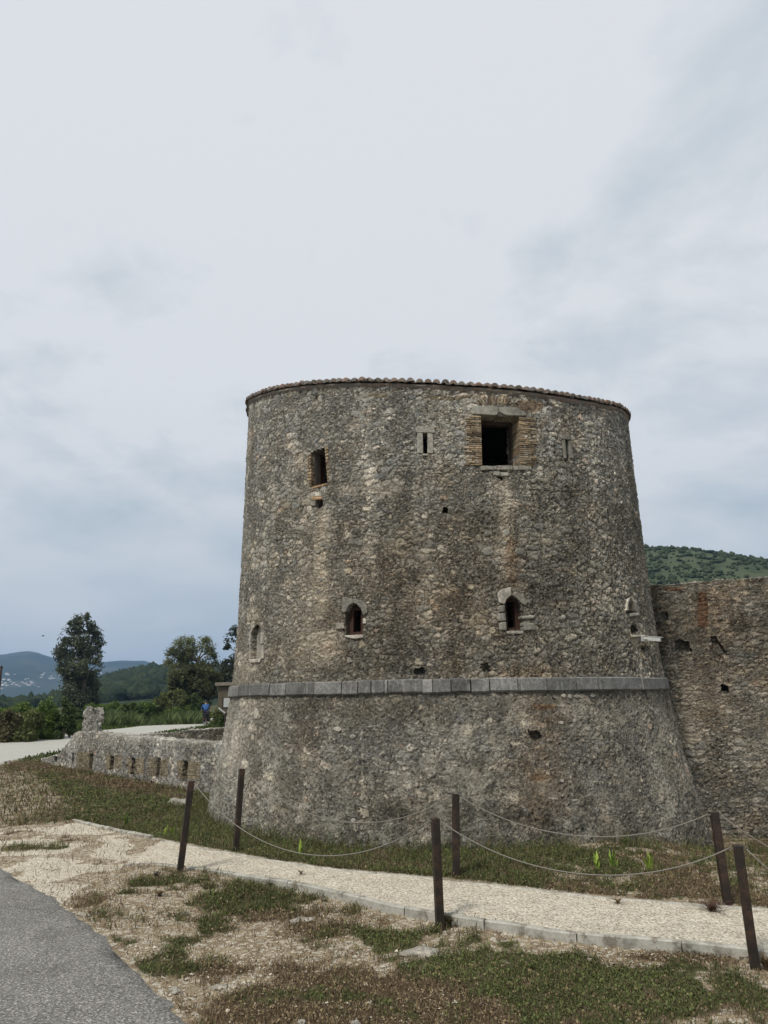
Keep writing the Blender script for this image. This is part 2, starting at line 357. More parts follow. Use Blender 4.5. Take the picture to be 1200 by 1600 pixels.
def shell(th, tz, zf, holes, name, mat, parent, closed=True, surf=TW, stain=None, bmask=None, uvf=None):
    nt, nz = len(th), len(tz)
    TH, TZ = np.meshgrid(th, tz); Z = zf(TH, TZ)
    V = surf(TH.ravel(), Z.ravel()).reshape(-1, 3)
    idx = np.arange(nt * nz).reshape(nz, nt)
    a, b, c, d = idx[:-1, :-1], idx[:-1, 1:], idx[1:, 1:], idx[1:, :-1]
    thc = (TH[:-1, :-1] + TH[1:, 1:]) / 2; zc_ = (Z[:-1, :-1] + Z[1:, 1:]) / 2
    keep = np.ones(thc.shape, bool); lab = np.zeros(thc.shape, int); deps = [0]
    P = surf(thc.ravel(), zc_.ravel()).reshape(-1, 3)
    jx = (fbm(P[:, 0], P[:, 1], P[:, 2], 7, 3) - .5).reshape(thc.shape)
    for k, (poly, dep, jit) in enumerate(holes):
        ins = pin(poly, thc + jx * jit / 5, zc_ + jx[::-1] * jit); keep &= ~ins; lab[ins] = k + 1; deps.append(dep)
    F = np.stack([a, b, c, d], -1)[keep]
    extra = []; newV = []; base = len(V)
    def wall(ok1, ok2, va, vb, l1, l2):
        m = ok1 != ok2; ii = np.argwhere(m)
        for i, j in ii:
            L = max(l1[i, j], l2[i, j]); dp = deps[L]; A, B = va[i, j], vb[i, j]; quad = []
            pa = surf(np.array([THf[A]]), np.array([Zf[A]]), -dp)[0]; pb = surf(np.array([THf[B]]), np.array([Zf[B]]), -dp)[0]
            n0 = base + len(newV); newV.extend([pa, pb]); src.extend([A, B])
            extra.append((A, B, n0 + 1, n0) if not ok2[i, j] else (B, A, n0, n0 + 1))
    THf, Zf = TH.ravel(), Z.ravel(); src = []
    wall(keep[:, :-1], keep[:, 1:], idx[:-1, 1:-1], idx[1:, 1:-1], lab[:, :-1], lab[:, 1:])
    wall(keep[1:, :], keep[:-1, :], idx[1:-1, :-1], idx[1:-1, 1:], lab[1:, :], lab[:-1, :])
    for k, (poly, dep, jit) in enumerate(holes):      # shallow recesses get a stone back
        if dep < .45:
            rr = np.argwhere(lab == k + 1)
            if len(rr) == 0: continue
            i0, j0 = rr.min(0); i1, j1 = rr.max(0) + 1
            q = [(i0, j0), (i0, j1), (i1, j1), (i1, j0)]; n0 = base + len(newV)
            for (i, j) in q: newV.append(surf(np.array([TH[i, j]]), np.array([Z[i, j]]), -dep)[0]); src.append(idx[i, j])
            extra.append((n0, n0 + 1, n0 + 2, n0 + 3))
    if newV: V = np.concatenate([V, np.array(newV)]); F = np.concatenate([F, np.array(extra)])
    src = np.array(src, int)
    uv = np.stack([THf * 5.15, Zf], -1) if uvf is None else uvf(THf, Zf)
    X, Y = project(V)
    # the mesh is one surface: unreferenced cells of holes are harmless
    at = {'stain': stain(V, X, Y) if stain else np.zeros((len(V), 4)), 'brickmask': bmask(V, X, Y) if bmask else np.zeros((len(V), 4))}
    if len(src): uv = np.concatenate([uv, uv[src]])
    used = np.zeros(len(V), bool); used[F.ravel()] = True; rm = np.cumsum(used) - 1
    return meshobj(name, V[used], rm[F], mat, parent, True, {k: v[used] for k, v in at.items()}, uv[used])
def gs(X, Y, x, y, sx, sy): return np.exp(-((X - x) / sx) ** 2 - ((Y - y) / sy) ** 2)
def bar(X, x0, x1, s): return sst((X - x0 + s) / (2 * s)) * sst((x1 + s - X) / (2 * s))
def facing(V):
    q = V[:, :2] - np.array([CX, CY]); return (q @ Fv[:2]) / np.linalg.norm(q, axis=1) > .15
def stain_glare_up(V, X, Y):
    n = fbm(V[:, 0], V[:, 1], V[:, 2], 2.2, 4); wv_ = (fbm(V[:, 0] * 0, V[:, 0] * 0, V[:, 2], 2.5, 3) - .5) * 22
    pale = bar(Y, 798, 960, 14) * gs(X, 0, 501 + wv_, 0, 11, 1) * .95 + bar(Y, 748, 868, 10) * gs(X, 0, 789 + wv_ * .5, 0, 11, 1) + .5 * bar(Y, 985, 1040, 10) * gs(X, 0, 512 + wv_, 0, 22, 1) \
        + .5 * gs(X, Y, 575, 765, 50, 8) + .6 * gs(X, Y, 385, 1040, 20, 25) + .35 * bar(Y, 900, 1050, 30) * gs(X, 0, 480, 0, 40, 1) + .45 * gs(X, Y, 990, 998, 16, 7)
    rust = bar(Y, 845, 935, 12) * gs(X, 0, 799 + wv_ * .3, 0, 9, 1) * 1.3 + bar(Y, 760, 850, 12) * gs(X, 0, 796, 0, 12, 1) * .15 + gs(X, Y, 830, 1052, 60, 14) * .9 + bar(Y, 800, 980, 25) * gs(X, 0, 508, 0, 14, 1) * .2 \
        + .45 * gs(X, Y, 700, 930, 120, 90) + .5 * gs(X, Y, 515, 1010, 20, 14) + .35 * gs(X, Y, 770, 625, 60, 14) + .5 * gs(X, Y, 870, 945, 20, 9)
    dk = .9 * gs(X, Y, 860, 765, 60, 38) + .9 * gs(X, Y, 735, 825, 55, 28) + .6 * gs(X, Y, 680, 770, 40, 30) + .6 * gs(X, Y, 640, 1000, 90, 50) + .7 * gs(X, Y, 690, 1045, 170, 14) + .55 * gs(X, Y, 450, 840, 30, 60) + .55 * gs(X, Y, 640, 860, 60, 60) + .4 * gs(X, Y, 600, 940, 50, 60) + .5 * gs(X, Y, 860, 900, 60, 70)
    up = sst((860 - Y + (n - .5) * 260) / 190) * .95 + .8 * sst((480 - X) / 110) * sst((1080 - Y) / 120)  # greyer stone, plus windscreen glare and left side light put into its colour
    f = facing(V)
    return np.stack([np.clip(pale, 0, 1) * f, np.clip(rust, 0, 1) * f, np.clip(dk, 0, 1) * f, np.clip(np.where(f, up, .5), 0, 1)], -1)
def stain_lo(V, X, Y):
    wv_ = (fbm(V[:, 0] * 0, V[:, 0] * 0, V[:, 2], 2.5, 3) - .5) * 40
    rust = bar(Y, 1095, 1300, 25) * gs(X, 0, 842 + wv_, 0, 36, 1) * .85 + .5 * gs(X, Y, 480, 1160, 22, 50) + .3 * gs(X, Y, 600, 1110, 90, 14)
    pale = .45 * gs(X, Y, 365, 1170, 26, 70) + .35 * gs(X, Y, 400, 1100, 30, 14) + .6 * gs(X, Y, 478, 1178, 7, 12) + .35 * gs(X, Y, 845, 1215, 22, 10)
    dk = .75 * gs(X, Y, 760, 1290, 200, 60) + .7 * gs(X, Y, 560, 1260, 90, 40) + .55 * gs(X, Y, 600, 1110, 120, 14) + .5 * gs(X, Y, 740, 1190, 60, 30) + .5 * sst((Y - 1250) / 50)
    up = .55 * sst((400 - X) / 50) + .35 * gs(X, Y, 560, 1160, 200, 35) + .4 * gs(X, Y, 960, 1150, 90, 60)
    f = facing(V)
    return np.stack([np.clip(pale, 0, 1) * f, np.clip(rust, 0, 1) * f, np.clip(dk, 0, 1) * f, np.clip(up, 0, 1) * f], -1)
def bm_up(V, X, Y):
    m = .62 * gs(X, Y, 700, 622, 80, 7) + .9 * gs(X, Y, 825, 635, 30, 12) + .8 * gs(X, Y, 590, 618, 22, 4) * 1 + .6 * gs(X, Y, 500, 740, 14, 40); r = .4 * gs(X, Y, 830, 632, 40, 16)
    f = facing(V); return np.stack([m * f, r * f, m * 0, m * 0 + 1], -1)
def bm_lo(V, X, Y):
    m = .85 * gs(X, Y, 842, 1215, 16, 9) + .8 * gs(X, Y, 850, 1105, 32, 8); f = facing(V); return np.stack([m * f, m * f, m * 0, m * 0 + 1], -1)

tower = thing('round_tower', (CX, CY, 0), 'large round rubble stone tower with flared base, dark stone band and clay tile eave', 'tower')
tower.location = (0, 0, 0)   # parts are laid out in place; the empty is moved to the base below
HP = {k: [TP(x, y) for x, y in v] for k, v in holes_px.items()}
HL = {k: [TP(x, y) for x, y in v] for k, v in lo_holes_px.items()}
jit = {'big': .0, 'left': .05, 'slit': .0, 'slit2': .01, 'arch1': .03, 'arch2': .07}
holes = [(HP[k], depth.get(k, .5), jit.get(k, .06)) for k in HP]
st = .0048
th = np.concatenate([np.linspace(-pi, -1.5, 60, endpoint=False), np.arange(-1.5, 1.5, st), np.linspace(1.5, pi, 60)])
for k in ('big', 'slit', 'slit2', 'left', 'arch1'):
    for x in (min(p[0] for p in HP[k]), max(p[0] for p in HP[k])):
        i = np.argmin(abs(th - x)); th[i] = x
tz = np.linspace(0, 1, 265)
wall = shell(th, tz, lambda T, Z: Z1 - .03 + Z * (ZTOP(T) - Z1 + .03), holes, 'wall', M_UP, tower, stain=stain_glare_up, bmask=bm_up)
tz2 = np.linspace(-1.05, Z0 + .03, 145)
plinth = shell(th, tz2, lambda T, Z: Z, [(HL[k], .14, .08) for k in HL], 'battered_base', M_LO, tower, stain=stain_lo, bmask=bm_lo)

# string course of dressed blocks
mb = MB(); a = -pi; joints = [-pi]
jp = [365, 378, 384, 425, 450, 494, 537, 561, 582, 602, 607, 660, 676, 704, 735, 764, 808, 852, 898, 931, 968, 1000, 1021]
jt = sorted(TP(x, 1072)[0] for x in jp)
while joints[-1] < jt[0] - .12: joints.append(joints[-1] + random.uniform(.07, .17))
joints += jt
while joints[-1] < pi - .12: joints.append(joints[-1] + random.uniform(.07, .17))
joints.append(pi)
for a0, a1 in zip(joints[:-1], joints[1:]):
    n = max(2, int((a1 - a0) / .03)); gap = random.choice([.0006, .0012, .0025]); dz = random.uniform(-.008, .006); dr = random.uniform(-.012, .012); t = random.random()
    A = np.linspace(a0 + gap, a1 - gap, n + 1)
    ring = []
    for (z, r) in ((Z0 + dz, 5.235), (Z0 + .03 + dz, 5.262), (Z1 - .02 + dz, 5.25), (Z1 + dz, 5.225)):
        ring.append([np.array([CX, CY, z + random.uniform(-.003, .003)]) + (r + dr + random.uniform(-.004, .004)) * (cos(x) * Fv + sin(x) * Rv) for x in A])
    inn = [[np.array([CX, CY, z]) + 5.0 * (cos(x) * Fv + sin(x) * Rv) for x in A] for z in (Z0 + dz, Z1 + dz)]
    rows = [inn[0]] + ring + [inn[1]]; m_ = len(A); V = [p for r_ in rows for p in r_]
    F = [(i * m_ + j, i * m_ + j + 1, (i + 1) * m_ + j + 1, (i + 1) * m_ + j) for i in range(5) for j in range(m_ - 1)]
    F += [tuple(i * m_ for i in range(6)), tuple(i * m_ + m_ - 1 for i in range(5, -1, -1))]
    mb.add(V, F, t)
sc_ = mb.build('string_course', M_CORN, tower)

# roof of curved clay tiles
def tilemat():
    m, g = newmat('clay_tiles'); tc = g.n('ShaderNodeTexCoord').outputs['Object']
    t = g.n('ShaderNodeSeparateColor', {0: g.n('ShaderNodeVertexColor', layer_name='tint').outputs[0]}).outputs[0]
    c = g.ramp(t, [(0, (.10, .085, .07)), (.35, (.16, .12, .09)), (.6, (.21, .185, .155)), (.8, (.20, .115, .08)), (1, (.30, .265, .22))])
    n = g.noise(tc, 12, 8, .7)
    c = g.mix(1.0, c, g.ramp(n, [(.25, .5), (.75, 1.5)]), 'MULTIPLY')
    c = g.mix(g.sstep(g.noise(tc, 5, 5), .5, .65), c, (.17, .165, .15))
    return finish(m, g, c, .9, n, .5, .01)
M_TILE = tilemat()
mb = MB(); APEX = 10.3
def roofz(a, r): zt = float(ZTOP(a)); return APEX + (zt + .03 - APEX) * r / 5.1
nt_ = 186
for k in range(nt_):
    for cover in (0, 1):
        a = -pi + 2 * pi * (k + (.5 if cover else 0)) / nt_ + random.uniform(-.003, .003)
        wdt = .075 if cover else .08; t = random.random(); tl = random.uniform(-.03, .02); zj = random.uniform(-.012, .012)
        segs = [(5.13 + tl, 4.78), (4.84, 4.4)]
        for (r0, r1) in segs:
            V = []; nn = 7
            for (r, ex) in ((r0, 1.0), (r1, .85)):
                zc0 = roofz(a, r) + (.02 if r == r0 else -.01) + zj
                for sh in (0, .018):
                    for q in range(nn):
                        ph = pi * q / (nn - 1); s = -cos(ph) * (wdt - sh) * ex; hz = sin(ph) * (wdt - sh) * 1.05
                        if not cover: hz = -hz * .55 + .05
                        aa = a + s / r
                        V.append(np.array([CX, CY, zc0 + hz + (.02 if cover else 0)]) + r * (cos(aa) * Fv + sin(aa) * Rv))
            # order: outer(front) 0..6, inner(front) 7..13, outer(back) 14..20, inner(back) 21..27
            F = []
            for q in range(nn - 1):
                F += [(q, q + 1, 14 + q + 1, 14 + q), (7 + q + 1, 7 + q, 21 + q, 21 + q + 1), (q + 1, q, 7 + q, 7 + q + 1), (14 + q, 14 + q + 1, 21 + q + 1, 21 + q)]
            F += [(0, 14, 21, 7), (6, 13, 27, 20)]
            if cover and r0 > 5: F += [tuple(range(13, 6, -1))]
            mb.add(V, F, t)
# bedding mortar course and the slope behind
A = np.linspace(-pi, pi, 361); prof = [(5.0, -.10), (5.05, -.06), (5.08, -.02), (5.08, .02), (5.0, .03), (4.4, .03), (2.5, .02), (0.02, .0)]
V = []; 
for r, dz in prof:
    for x in A: V.append(np.array([CX, CY, (roofz(x, r) if r < 4.9 else roofz(x, 5.1) - .02) + dz + random.uniform(-.006, .006)]) + (r + random.uniform(-.008, .008)) * (cos(x) * Fv + sin(x) * Rv))
n_ = len(A); F = [(i * n_ + j, i * n_ + j + 1, (i + 1) * n_ + j + 1, (i + 1) * n_ + j) for i in range(len(prof) - 1) for j in range(n_ - 1)]
mb.add(V, F, .45)
roof = mb.build('roof', M_TILE, tower)

# dressed surrounds, set slightly proud of the rubble
def onT(px_, dr): 
    a, z = TP(*px_); return TW(a, z, dr)
def slab(mb, poly, out=.045, inn=.2, t=None, j=.5):
    t = random.random() if t is None else t; out = out * .8 if out > 0 else out
    pts = [(x + random.uniform(-j, j), y + random.uniform(-j, j)) for x, y in poly]
    mb.prism([onT(p, out + random.uniform(-.008, .008)) for p in pts], [onT(p, -inn) for p in pts], t)
def bil(q, u, v):
    (a, b, c, d) = [np.array(p, float) for p in q]     # TL TR BR BL
    return (a * (1 - u) + b * u) * (1 - v) + (d * (1 - u) + c * u) * v
def bricks(mb, quad, rows, inner, out=.05, inn=.3, rag=.25):
    for r in range(rows):
        v0 = (r + .08) / rows; v1 = (r + .86) / rows; rg = random.uniform(0, rag)
        cut = random.choice([None, .35, .5, .62])
        e0, e1 = (rg, 1.0) if inner == 'R' else (0.0, 1 - rg)
        spans = [(e0, e1)] if cut is None else [(e0, cut - .03), (cut + .03, e1)]
        for s0, s1 in spans:
            if s1 - s0 < .06: continue
            w_ = random.uniform(-.08, .08) / rows
            slab(mb, [bil(quad, s0, v0 + w_), bil(quad, s1, v0), bil(quad, s1, v1), bil(quad, s0, v1 + w_)], out + random.uniform(-.015, .01), inn, j=.12)
def opening_frame(key, dr0=-.44, dr1=-.36, w=.07, mat=M_WOODR, mull=None, parent=None):
    pts = HP[key]; a0 = min(p[0] for p in pts); a1 = max(p[0] for p in pts); z0 = min(p[1] for p in pts); z1 = max(p[1] for p in pts)
    da = w / 5.0; mb = MB()
    def q(A0, A1, B0, B1): mb.prism([TW(x, z, dr1) for x, z in ((A0, B0), (A1, B0), (A1, B1), (A0, B1))], [TW(x, z, dr0) for x, z in ((A0, B0), (A1, B0), (A1, B1), (A0, B1))])
    q(a0 - da * .3, a0 + da * .7, z0, z1 + .02); q(a1 - da * .7, a1 + da * .3, z0, z1 + .02); q(a0 + da * .7, a1 - da * .7, z1 - w * .8, z1 + .02); q(a0 + da * .7, a1 - da * .7, z0 - .02, z0 + w * .5)
    for mu in (mull or []):
        am = a0 + (a1 - a0) * mu; q(am - da * .4, am + da * .4, z0 + w * .5, z1 - w * .8)
    return mb.build('frame', mat, parent)
def window(label):
    o = bpy.data.objects.new('window', None); COL.objects.link(o); o.parent = tower; o['label'] = label; o.empty_display_size = .2; return o
# large square window
W = window('large square upper window with yellow brick jambs and broken grey lintel')
mb = MB(); slab(mb, [(737, 635), (776, 637), (778, 645), (774, 651), (738, 648)], .07, .25, .55); slab(mb, [(776, 637), (806, 638), (820, 646), (820, 651), (790, 651), (779, 646)], .07, .25, .45); split_build(mb, 'lintel', M_GREYST, W, .012)
mb = MB(); bricks(mb, [(726, 650), (751, 651), (753, 728), (724, 728)], 24, 'R', rag=.3); bevel(mb.build('brick_jamb', M_BRICK, W), .006, 1)
mb = MB(); bricks(mb, [(810, 652), (837, 655), (841, 730), (812, 729)], 24, 'L', rag=.35); bevel(mb.build('brick_jamb', M_BRICK, W), .006, 1)
mb = MB()
for x0, x1 in ((750, 776), (777, 800), (801, 829)): slab(mb, [(x0, 728.5), (x1, 728.5), (x1, 735), (x0 + 1, 735.5)], .05, .35)
slab(mb, [(770, 737), (780, 737.5), (780, 744), (771, 743)], .05, .1, .95); slab(mb, [(781, 739), (794, 739.5), (794, 744), (782, 745)], .05, .1, .95)
split_build(mb, 'sill', M_GREYST, W, .012)
mb = MB()
for k in range(13):
    u = (k / 12 - .5) * 2; x = 774 + u * 26; y = 634 - 2; lx = 774 + u * 33; ly = 617 + abs(u) ** 2 * 12
    if abs(u) < .25: ly = 620
    nx_ = 1.5
    slab(mb, [(lx - nx_, ly), (lx + nx_, ly + .6), (x + nx_ * .8, y), (x - nx_ * .8, y - .6)], .03, .1, j=.2)
bevel(mb.build('relieving_arch', M_BRICK, W), .006, 1)
opening_frame('big', mat=M_WOODD, w=.1, parent=W, dr0=-.42, dr1=-.3)
# narrow left window
W = window('tall narrow upper left window with orange brick edges')
mb = MB(); bricks(mb, [(481, 711), (487, 708), (488, 761), (482, 762)], 11, 'R', .045, .12, .3); bevel(mb.build('brick_jamb', M_BRICK, W), .006, 1)
mb = MB(); bricks(mb, [(508.5, 699), (514, 698), (518, 752), (513, 755)], 11, 'L', .045, .12, .3); bevel(mb.build('brick_jamb', M_BRICK, W), .006, 1)
mb = MB(); slab(mb, [(488, 761), (512, 755), (514, 757.5), (489, 764)], .04, .4, .7); split_build(mb, 'sill', M_ORBR, W, .01)
opening_frame('left', mat=M_WOODR, w=.07, parent=W, dr0=-.36, dr1=-.26)
pts = HP['left']; mb = MB(); a0 = min(p[0] for p in pts); z0 = min(p[1] for p in pts) - .1; z1 = max(p[1] for p in pts); a1 = a0 + .035
a1 = a0 + .008; a0 -= .004
mb.prism([TW(x, z, -.06) for x, z in ((a0, z0), (a1, z0), (a1, z1), (a0, z1))], [TW(x, z, -.27) for x, z in ((a0, z0), (a1, z0), (a1, z1), (a0, z1))]); mb.build('shutter', M_WOODG, W)
mb = MB(); slab(mb, [(488, 777), (502, 776), (505, 780), (490, 782)], .05, .1, .9); mb.build('brick_lintel', M_ORBR, tower)
mb = MB(); slab(mb, [(494, 770), (503, 769), (503, 775), (494, 776)], .05, .1, .9); slab(mb, [(487, 784), (494, 783), (494, 790), (487, 790)], .045, .1, .2); split_build(mb, 'patch_stone', M_PALE, tower)
# arrow slits
for kk, (lab, boxes, tint) in enumerate([
  ('arrow slit framed in pale dressed stone', [[(651, 667), (678, 667), (680, 677), (650, 677)], [(652, 677.5), (660.5, 677.5), (661, 709), (652, 709)], [(668, 677.5), (677, 679), (677, 709), (668, 709)], [(660, 710), (670, 710), (670, 713), (660, 713)]], .75),
  ('arrow slit framed in weathered grey stone near the right edge', [[(876, 679), (890, 680), (891, 688), (876, 687)], [(877, 688), (881.5, 688), (884, 717), (880, 717)], [(887, 689), (892, 691), (894, 717), (889, 717)]], .25)]):
    o = bpy.data.objects.new('arrow_slit', None); COL.objects.link(o); o.parent = tower; o['label'] = lab
    mb = MB()
    for b_ in boxes: slab(mb, b_, .05, .3, tint + random.uniform(-.15, .15), .2)
    split_build(mb, 'stone_surround', M_GREYST, o, .01)
# pointed windows
W = window('pointed arched window with smooth grey head stones, left of the middle')
mb = MB(); t = .4
slab(mb, [(535, 957), (537, 933), (552, 936), (553, 942.5), (546, 946), (541, 957)], .05, .25, .35, .3); slab(mb, [(553, 936), (566, 938), (574, 947), (575, 958), (568, 962), (565, 951), (558, 944), (553, 942.5)], .05, .25, .3, .3)
split_build(mb, 'arch_stone', M_GREYST, W, .015)
mb = MB(); slab(mb, [(539, 993), (567, 992), (569, 996), (555, 998), (541, 996)], .05, .3, .9); slab(mb, [(525, 974), (538, 973), (539, 982), (527, 984)], .04, .1, .2); slab(mb, [(568, 966), (573, 967), (573, 975), (568, 975)], .05, .2, .9); split_build(mb, 'sill', M_PALE, W, .012)
opening_frame('arch1', mat=M_WOODR, w=.15, parent=W, dr0=-.24, dr1=-.12)
W = window('pointed arched window with pale head stones, right of the middle')
mb = MB(); slab(mb, [(776, 928), (782, 921), (797, 918), (798, 930), (791, 936), (788, 944), (779, 942)], .06, .25, .8, .4); slab(mb, [(799, 930), (804, 924), (811, 927), (823, 940), (821, 946), (815, 944), (808, 936)], .05, .25, .15, .3)
split_build(mb, 'arch_stone', M_PALE, W, .015)
mb = MB(); slab(mb, [(779, 974), (790, 972), (791, 985), (779, 985)], .05, .3, .4); slab(mb, [(817, 972), (833, 974), (836, 985), (818, 986)], .06, .3, .35); slab(mb, [(814, 963), (834, 962), (833, 967), (815, 968)], .05, .2, .8); slab(mb, [(778, 947), (788, 945), (789, 957), (779, 957)], .04, .3, .1); slab(mb, [(777, 959), (789, 958), (790, 970), (778, 971)], .04, .3, .2)
split_build(mb, 'jamb_stone', M_GREYST, W, .02)
mb = MB(); slab(mb, [(790, 986), (817, 986), (816, 991), (792, 991)], .04, .3, .25); split_build(mb, 'sill', M_PALE, W, .012)
opening_frame('arch2', mat=M_WOODR, w=.13, parent=W, dr0=-.26, dr1=-.14)
# blocked niche on the left flank and ruined slot on the right flank
W = window('blind narrow arched niche with pale jambs on the left flank')
mb = MB(); slab(mb, [(408.5, 988), (413, 988), (413, 1006), (408.5, 1007)], .04, .2, .8); slab(mb, [(408.5, 1008), (413, 1008), (413, 1029), (408.5, 1029)], .04, .2, .7); slab(mb, [(391, 990), (393.5, 988), (393, 1029), (390.5, 1029)], .04, .2, .6); slab(mb, [(392, 1030), (410, 1029), (409, 1035), (393, 1036)], .05, .2, .9); split_build(mb, 'jamb_stone', M_PALE, W, .01)
mb = MB(); slab(mb, [(393.6, 1029), (394.5, 992), (397.5, 981), (401.5, 978), (405.5, 981), (407.6, 988), (407.6, 1029)], -.10, .16, .45, .0); split_build(mb, 'infill', M_GREYST, W)
W = window('ruined pointed slot on the right flank')
mb = MB(); slab(mb, [(976, 946), (978, 937), (981.5, 934), (979, 946), (978.5, 954), (975, 954)], .06, .25, .9, .2); slab(mb, [(983, 934), (989, 939), (995, 948), (994, 958), (991, 954), (987, 943)], .06, .25, .5, .2); slab(mb, [(982, 959), (996, 957), (995, 962), (983, 964)], .06, .25, .6, .2); slab(mb, [(986, 993), (1003, 992), (1003, 995), (987, 996)], .08, .25, .9, .2)
split_build(mb, 'arch_stone', M_PALE, W, .01)
# lime washed or clean single stones that stand out
mb = MB()
for (x, y, w_, h_) in [(502, 905, 7, 5), (500, 925, 6, 5), (505, 850, 8, 5), (497, 862, 6, 4), (762, 834, 9, 6), (790, 832, 8, 7), (812, 862, 10, 8), (787, 849, 6, 5), (762, 862, 12, 8), (700, 652, 5, 5), (675, 652, 6, 5), (609, 643, 9, 8), (655, 630, 8, 6), (600, 664, 6, 5), (560, 765, 6, 5), (574, 765, 6, 5), (434, 880, 4, 6), (428, 766, 4, 5), (880, 964, 5, 6), (640, 1008, 5, 4), (860, 912, 4, 5), (546, 1032, 5, 7), (842, 822, 12, 6)]:
    n = 7; P = [(x + w_ * .85 * cos(2 * pi * k / n + .3) * random.uniform(.75, 1.1), y + h_ * .85 * sin(2 * pi * k / n + .3) * random.uniform(.75, 1.1)) for k in range(n)]
    slab(mb, P[::-1], .03, .1, random.uniform(.0, .7), 0)
split_build(mb, 'projecting_stone', M_GREYST, tower, .02)
mb = MB()
for (x, y, w_, h_) in [(880, 1087, 6, 5), (890, 1088, 5, 5), (900, 1088, 5, 4), (908, 1088, 7, 5), (925, 1087, 6, 4), (708, 1094, 7, 5), (876, 1129, 6, 4), (877, 1220, 5, 4), (552, 1282, 5, 5), (528, 1139, 9, 6), (552, 1151, 7, 5), (401, 1116, 5, 12), (411, 1101, 4, 5)]:
    n = 7; P = [(x + w_ * .8 * cos(2 * pi * k / n + .3) * random.uniform(.7, 1.1), y + h_ * .8 * sin(2 * pi * k / n + .3) * random.uniform(.7, 1.1)) for k in range(n)]
    slab(mb, P[::-1], .035, .1, random.uniform(.1, .9), 0)
split_build(mb, 'projecting_stone', M_PALE, tower, .015)
# move the empty to the tower's foot, keeping the parts where they are
bpy.context.view_layer.update()
tower.location = (CX, CY, 0)
for c in [o for o in COL.objects if o.parent == tower]: c.matrix_parent_inverse = Matrix.Translation((-CX, -CY, 0))

# wall lamp on the right flank
M_WHITE = simple('white_enamel', (.45, .45, .42), .12, 8, .5, .1); M_BLACK = simple('black_plastic', (.02, .02, .02), .3, 8, .5, .1)
p0 = onT((1000, 998), .0); p1 = onT((1002, 998), .07)
fl = thing('floodlight', p0, 'small white floodlight on a bracket at the right flank of the tower', 'lamp')
d_ = Vector((.75, -.45, -.12)).normalized(); pv = Vector(p1) - Vector(p0)
mb = MB(); mb.box(pv * .2, (.12, .12, .13), Matrix.Rotation(.6, 3, 'Z')); mb.tube([pv * .3, pv + d_ * .12], .028, 8); bevel(mb.build('bracket', M_WHITE, fl), .01)
rot = d_.to_track_quat('X', 'Z').to_matrix()
mb = MB(); c = pv + d_ * .19; mb.box(c, (.25, .14, .085), rot); mb.box(c + rot @ Vector((.02, 0, .047)), (.29, .16, .012), rot); bevel(mb.build('housing', M_WHITE, fl), .02)
mb = MB(); mb.box(c + rot @ Vector((.07, 0, -.048)), (.12, .11, .02), rot); mb.build('lens', M_BLACK, fl)

# ------------------------------------------------------------------ curtain wall to the right
A0 = np.array([CX, CY, 0]) + 5.0 * (cos(1.46) * Fv + sin(1.46) * Rv); ang = radians(15); dW = np.array([cos(ang), -sin(ang), 0]); nW = np.array([-sin(ang), -cos(ang), 0])
def onW(x, y):
    d = ray(x, y); k = ((A0 - np.array([0, 0, EYE])) @ nW) / (d @ nW); p = np.array([0, 0, EYE]) + d * k
    return (p - A0) @ dW, p[2]
tpx = [(1008, 915), (1014, 915), (1050, 914), (1100, 909), (1150, 906), (1200, 902)]; tt = [onW(*p) for p in tpx]
def wtop(s): return np.interp(s, [t[0] for t in tt] + [tt[-1][0] + 4], [t[1] for t in tt] + [tt[-1][1] + .15]) + .05 * (fbm(s, s * 0, 0, 5, 3) - .5)
def surfW(s, z, dr=0.0):
    th_ = .5 + dr
    return A0 + np.multiply.outer(np.asarray(s), dW) + np.multiply.outer(np.asarray(z) * 0 + dr, nW) + np.multiply.outer(np.asarray(z), np.array([0, 0, 1.]))
hw = [([(1054, 1001), (1077, 1001), (1080, 1018), (1055, 1019)], .16), ([(1126, 1070), (1138, 1071), (1138, 1079), (1127, 1078)], .5), ([(1110, 996), (1118, 994), (1128, 1010), (1136, 1020), (1124, 1024), (1112, 1010)], .12), ([(1033, 957), (1042, 955), (1044, 965), (1035, 966)], .1)]
HW = [([onW(*p) for p in poly], d, .05) for poly, d in hw]
curt = thing('curtain_wall', A0 + 2 * dW, 'long straight rubble wall joining the tower on its right, with red brick patch', 'wall')
curt.location = (0, 0, 0)
def stain_c(V, X, Y):
    r = .9 * gs(X, Y, 1125, 960, 40, 60) + .5 * gs(X, Y, 1110, 1090, 40, 80); d = .8 * gs(X, Y, 1140, 985, 45, 40) + .5 * gs(X, Y, 1040, 950, 30, 60) + .6 * gs(X, Y, 1180, 1010, 40, 60)
    p = .4 * gs(X, Y, 1075, 1090, 30, 40); return np.clip(np.stack([p, r, d, r * 0], -1), 0, 1)
def bm_c(V, X, Y):
    m = bar(Y, 935, 980, 4) * bar(X, 1090, 1106, 3) + .9 * gs(X, Y, 1098, 929, 10, 5) + .7 * gs(X, Y, 1050, 920, 30, 5); return np.clip(np.stack([m, m * 0 + 1, m * 0, m * 0 + 1], -1), 0, 1)
ss_ = np.arange(-.6, 6.5, .027); zz = np.linspace(0, 1, 235)
shell(ss_, zz, lambda s, t: -1.1 + t * (wtop(s) + 1.1), HW, 'wall_face', M_CURT, curt, surf=surfW, stain=stain_c, bmask=bm_c, uvf=lambda s, z: np.stack([s, z], -1))
